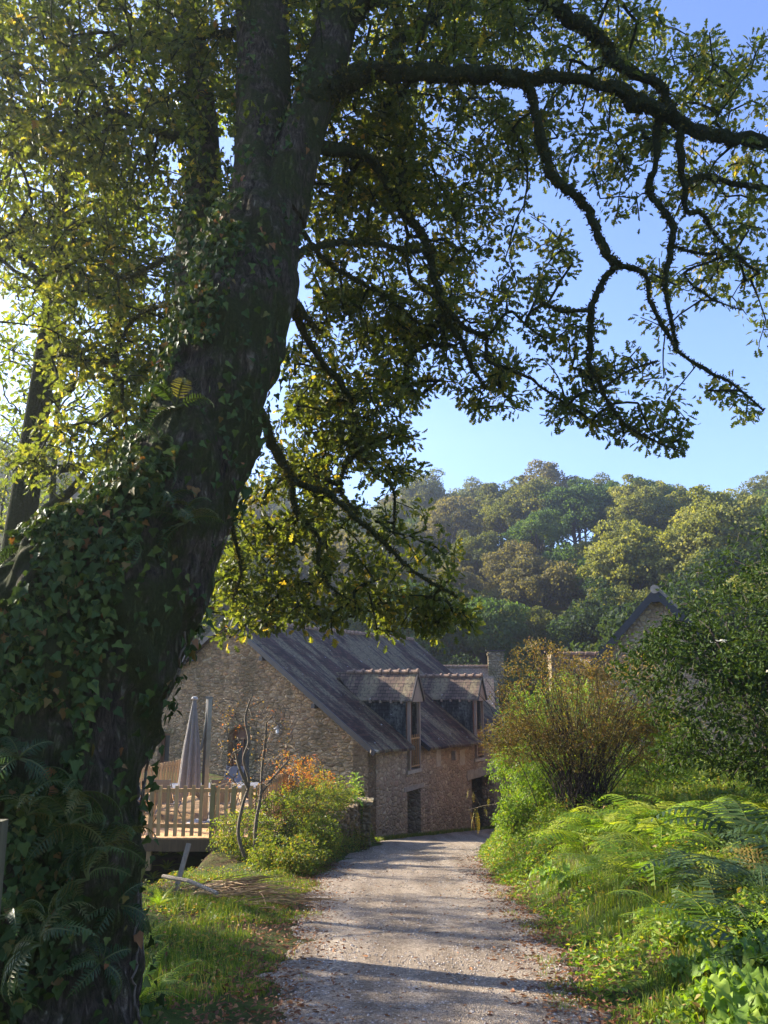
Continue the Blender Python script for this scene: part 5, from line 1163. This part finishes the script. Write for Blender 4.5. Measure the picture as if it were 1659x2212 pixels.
# right bank
X, Y = samp(11000, 4.5, 24, lambda y, u: eR(y) + .1 + u * (3.0 + .12 * y), lambda x, y: patch(x, y, 1) > -.1)
X, Y = tufty(X, Y, 6, .06); d0 = X - eR(Y); h_ = rs.uniform(.06, .20, len(X)) * (.4 + .6 * sst(0, 1.0, d0))
tag(link_mesh('bank_grass', grass_mesh('g', X, Y, h_, .0045, rs.rand(len(X)) ** 1.1), M['grass']), 'long green grass on the right bank', 'grass', kind='stuff')
X1, Y1 = samp(900, 4.5, 22, lambda y, u: eR(y) - .28 + u * .45, lambda x, y: patch(x, y, 5) > .5); X2, Y2 = samp(900, 4.5, 20, lambda y, u: eL(y) + .25 - u * .5, lambda x, y: patch(x, y, 6) > .5)
X, Y = tufty(np.concatenate([X1, X2]), np.concatenate([Y1, Y2]), 8, .04)
tag(link_mesh('edge_grass', grass_mesh('g', X, Y, rs.uniform(.03, .11, len(X)), .0035, rs.rand(len(X))), M['grass']), 'short grass tufts creeping into the edges of the lane', 'grass', kind='stuff')
# strip at the foot of the house and meadow beyond the bank
def wallx(y): return -.6 + .531 * (y - 30)
X, Y = samp(1500, 28.5, 43, lambda y, u: wallx(y) + .1 + u * .65, lambda x, y: x > -1e9); X, Y = tufty(X, Y, 6, .06)
tag(link_mesh('wall_foot_grass', grass_mesh('g', X, Y, rs.uniform(.05, .2, len(X)), .008, rs.rand(len(X))), M['grass']), 'strip of grass at the foot of the house front wall', 'grass', kind='stuff')
X, Y = samp(7000, 17, 30, lambda y, u: 6.0 + u * 9 + (y - 17) * .15, lambda x, y: x > 0); X, Y = tufty(X, Y, 6, .09)
tag(link_mesh('meadow_grass', grass_mesh('g', X, Y, rs.uniform(.08, .25, len(X)), .010, rs.rand(len(X)) ** .8), M['grass']), 'sunlit grass of the small meadow behind the right bank', 'grass', kind='stuff')
# weeds: small round leaves forming the undergrowth
def weeds(name, X, Y, hmax, size, mat, label, temp=T_SIMP):
    n = len(X); Zg = terr(X, Y) + rs.rand(n) ** .7 * hmax; pos = np.stack([X, Y, Zg], -1)
    me = scatter_mesh(name, temp[0], temp[1], frames(unit(rs.normal(size=(n, 3)) * [1, 1, .4]), unit(rs.normal(size=(n, 3)) * .5 + [0, 0, 1])), pos, rs.rand(n), size * rs.uniform(.6, 1.4, n))
    return tag(link_mesh(name, me, mat), label, 'ground cover', kind='stuff')
X, Y = samp(9000, 5, 23, lambda y, u: eR(y) + .15 + u * (3.2 + .1 * y), lambda x, y: patch(x, y, 4) > .0); X, Y = tufty(X, Y, 5, .07)
weeds('bank_undergrowth', X, Y, .30 * sst(0, .9, X - eR(Y)) + .03, .06, M['hedge'], 'mixed leafy weeds covering the right bank')
X, Y = samp(3200, 15, 30, lambda y, u: eR(y) + .0 + u * 1.5, lambda x, y: x > -99); X, Y = tufty(X, Y, 5, .07)
weeds('lane_bend_weeds', X, Y, .35 * sst(-.1, .8, X - eR(Y)) + .03, .065, M['hedge'], 'leafy weeds on the steep bank at the lane bend')
X, Y = samp(2600, 4, 26, lambda y, u: eL(y) - .2 - u * 2.6, lambda x, y: patch(x, y, 7) > .1); X, Y = tufty(X, Y, 5, .06)
X = np.concatenate([X, rs.uniform(-5.2, -2.0, 2200)]); Y = np.concatenate([Y, rs.uniform(13.0, 17.2, 2200)])
weeds('verge_weeds', X, Y, .10, .045, M['bush'], 'low leafy weeds on the left verge')
X, Y = samp(2600, 16.5, 27.5, lambda y, u: eL(y) - .15 - u * .75, lambda x, y: x > -99); X, Y = tufty(X, Y, 5, .06)
weeds('wall_creeper', X, Y, .45, .05, M['bush'], 'leafy creepers and weeds covering the garden wall')
# dead leaves on the lane edges
def litter(n, f, y0, y1):
    y = y0 + (y1 - y0) * rs.rand(n) ** 1.4; x = f(y, n); return x, y
xa, ya = litter(4200, lambda y, n: eR(y) + rs.normal(size=n) * .28 - .05, 4, 22); xb, yb_ = litter(3600, lambda y, n: eL(y) - .15 + rs.normal(size=n) * .35, 4, 20)
xc, yc = litter(600, lambda y, n: eL(y) + rs.rand(n) * (eR(y) - eL(y)), 4, 20); xd, yd = litter(2400, lambda y, n: eL(y) - .3 - rs.rand(n) * 2.6, 4, 16)
X = np.concatenate([xa, xb, xc, xd]); Y = np.concatenate([ya, yb_, yc, yd]); n = len(X)
pos = np.stack([X, Y, terr(X, Y) + .045 + .012 * rs.rand(n)], -1)
tag(link_mesh('fallen_leaves', scatter_mesh('l', T_OAKL[0], T_OAKL[1], frames(unit(rs.normal(size=(n, 3)) * [1, 1, .12]), unit(rs.normal(size=(n, 3)) * .3 + [0, 0, 1])), pos, rs.rand(n), rs.uniform(.025, .065, n)), M['litter']), 'brown fallen oak leaves along both edges of the lane', 'fallen leaves', kind='stuff')
# loose stones on the lane
n = 9000; Y = 4 + 22 * rs.rand(n) ** 1.6; X = eL(Y) + rs.rand(n) * (eR(Y) - eL(Y)); oct_ = np.array([(1, 0, 0), (-.8, 0, 0), (0, .9, 0), (0, -1, 0), (0, 0, .6), (0, 0, -.5)]); of = [(0, 2, 4), (2, 1, 4), (1, 3, 4), (3, 0, 4), (2, 0, 5), (1, 2, 5), (3, 1, 5), (0, 3, 5)]
m, t, b = newmat('pebble'); at = nd(t, 'ShaderNodeAttribute', attribute_name='rnd'); t.links.new(ramp(t, at.outputs['Fac'], [(0, (.16, .13, .10)), (.6, (.34, .29, .24)), (1, (.52, .46, .4))]), b.inputs['Base Color']); b.inputs['Roughness'].default_value = .9; M['peb'] = m
tag(link_mesh('loose_gravel', scatter_mesh('p', oct_, of, frames(unit(rs.normal(size=(n, 3)) * [1, 1, .1]), np.tile([0, 0, 1.0], (n, 1))), np.stack([X, Y, terr(X, Y) + .046], -1), rs.rand(n), rs.uniform(.005, .014, n) * (1 + .03 * Y)), M['peb']), 'loose gravel stones on the lane', 'gravel', kind='stuff')
# pile of dry stems
mb = MB(); 
def drybit(px, py, L_, ang, el, r):
    x, y = gpos(px, py); o_ = np.array([x, y, gz(x, y) + .03 + rs.rand() * .10]); d_ = np.array([math.cos(ang) * math.cos(el), math.sin(ang) * math.cos(el), math.sin(el)])
    mb.tube([o_, o_ + d_ * L_ * .5 + [0, 0, .05 * L_], o_ + d_ * L_], [r, r * .9, r * .4], 4, rnd=rs.rand(), cap=False)
for k in range(150): drybit(rs.normal() * 45 + 470, rs.normal() * 9 + 1938, rs.uniform(.3, .9), rs.normal() * .5 - .15, rs.uniform(-.05, .22), rs.uniform(.004, .010))
for k in range(34): drybit(rs.uniform(520, 660), rs.normal() * 5 + 1958, rs.uniform(.3, .8), rs.normal() * .25, rs.uniform(-.03, .05), rs.uniform(.004, .009))
tag(mb.build('dry_stem_pile', M['straw']), 'pile of dry brown stems lying on the grass at the left of the lane', 'brush pile')
# fence posts beyond the bank
for k, (a, b_, yv, hh, nm, lb_) in enumerate([(1462, 1722, 22, .85, 'M', 'pale metal stake standing in the meadow behind the ferns'), (1392, 1712, 24, .5, 'W', 'short wooden fence post left in the meadow'), (1496, 1705, 24, .6, 'W', 'short wooden fence post right of the pale stake')]):
    p = P(a, b_, yv); z0 = gz(p[0], yv)
    tag(MB().box(-.04, .04, -.04, .04, -.2, hh + .4).build('fence_post', M['conc'] if nm == 'M' else M['greypole']), lb_, 'post').location = (p[0], yv, z0)

# ------------------------------------------------------------------ air
hz_ = MB().box(-203, 203, -63, 303, -9, 95)
hm = bpy.data.materials.new('haze'); hm.use_nodes = True; ht = hm.node_tree; ht.nodes.remove(ht.nodes['Principled BSDF'])
pv = nd(ht, 'ShaderNodeVolumePrincipled'); pv.inputs['Color'].default_value = (.86, .92, 1, 1); pv.inputs['Density'].default_value = .0011; pv.inputs['Anisotropy'].default_value = .78
ht.links.new(pv.outputs[0], ht.nodes['Material Output'].inputs['Volume'])
tag(hz_.build('haze', hm), kind='stuff', label='thin blue morning haze in the valley air', cat='haze')
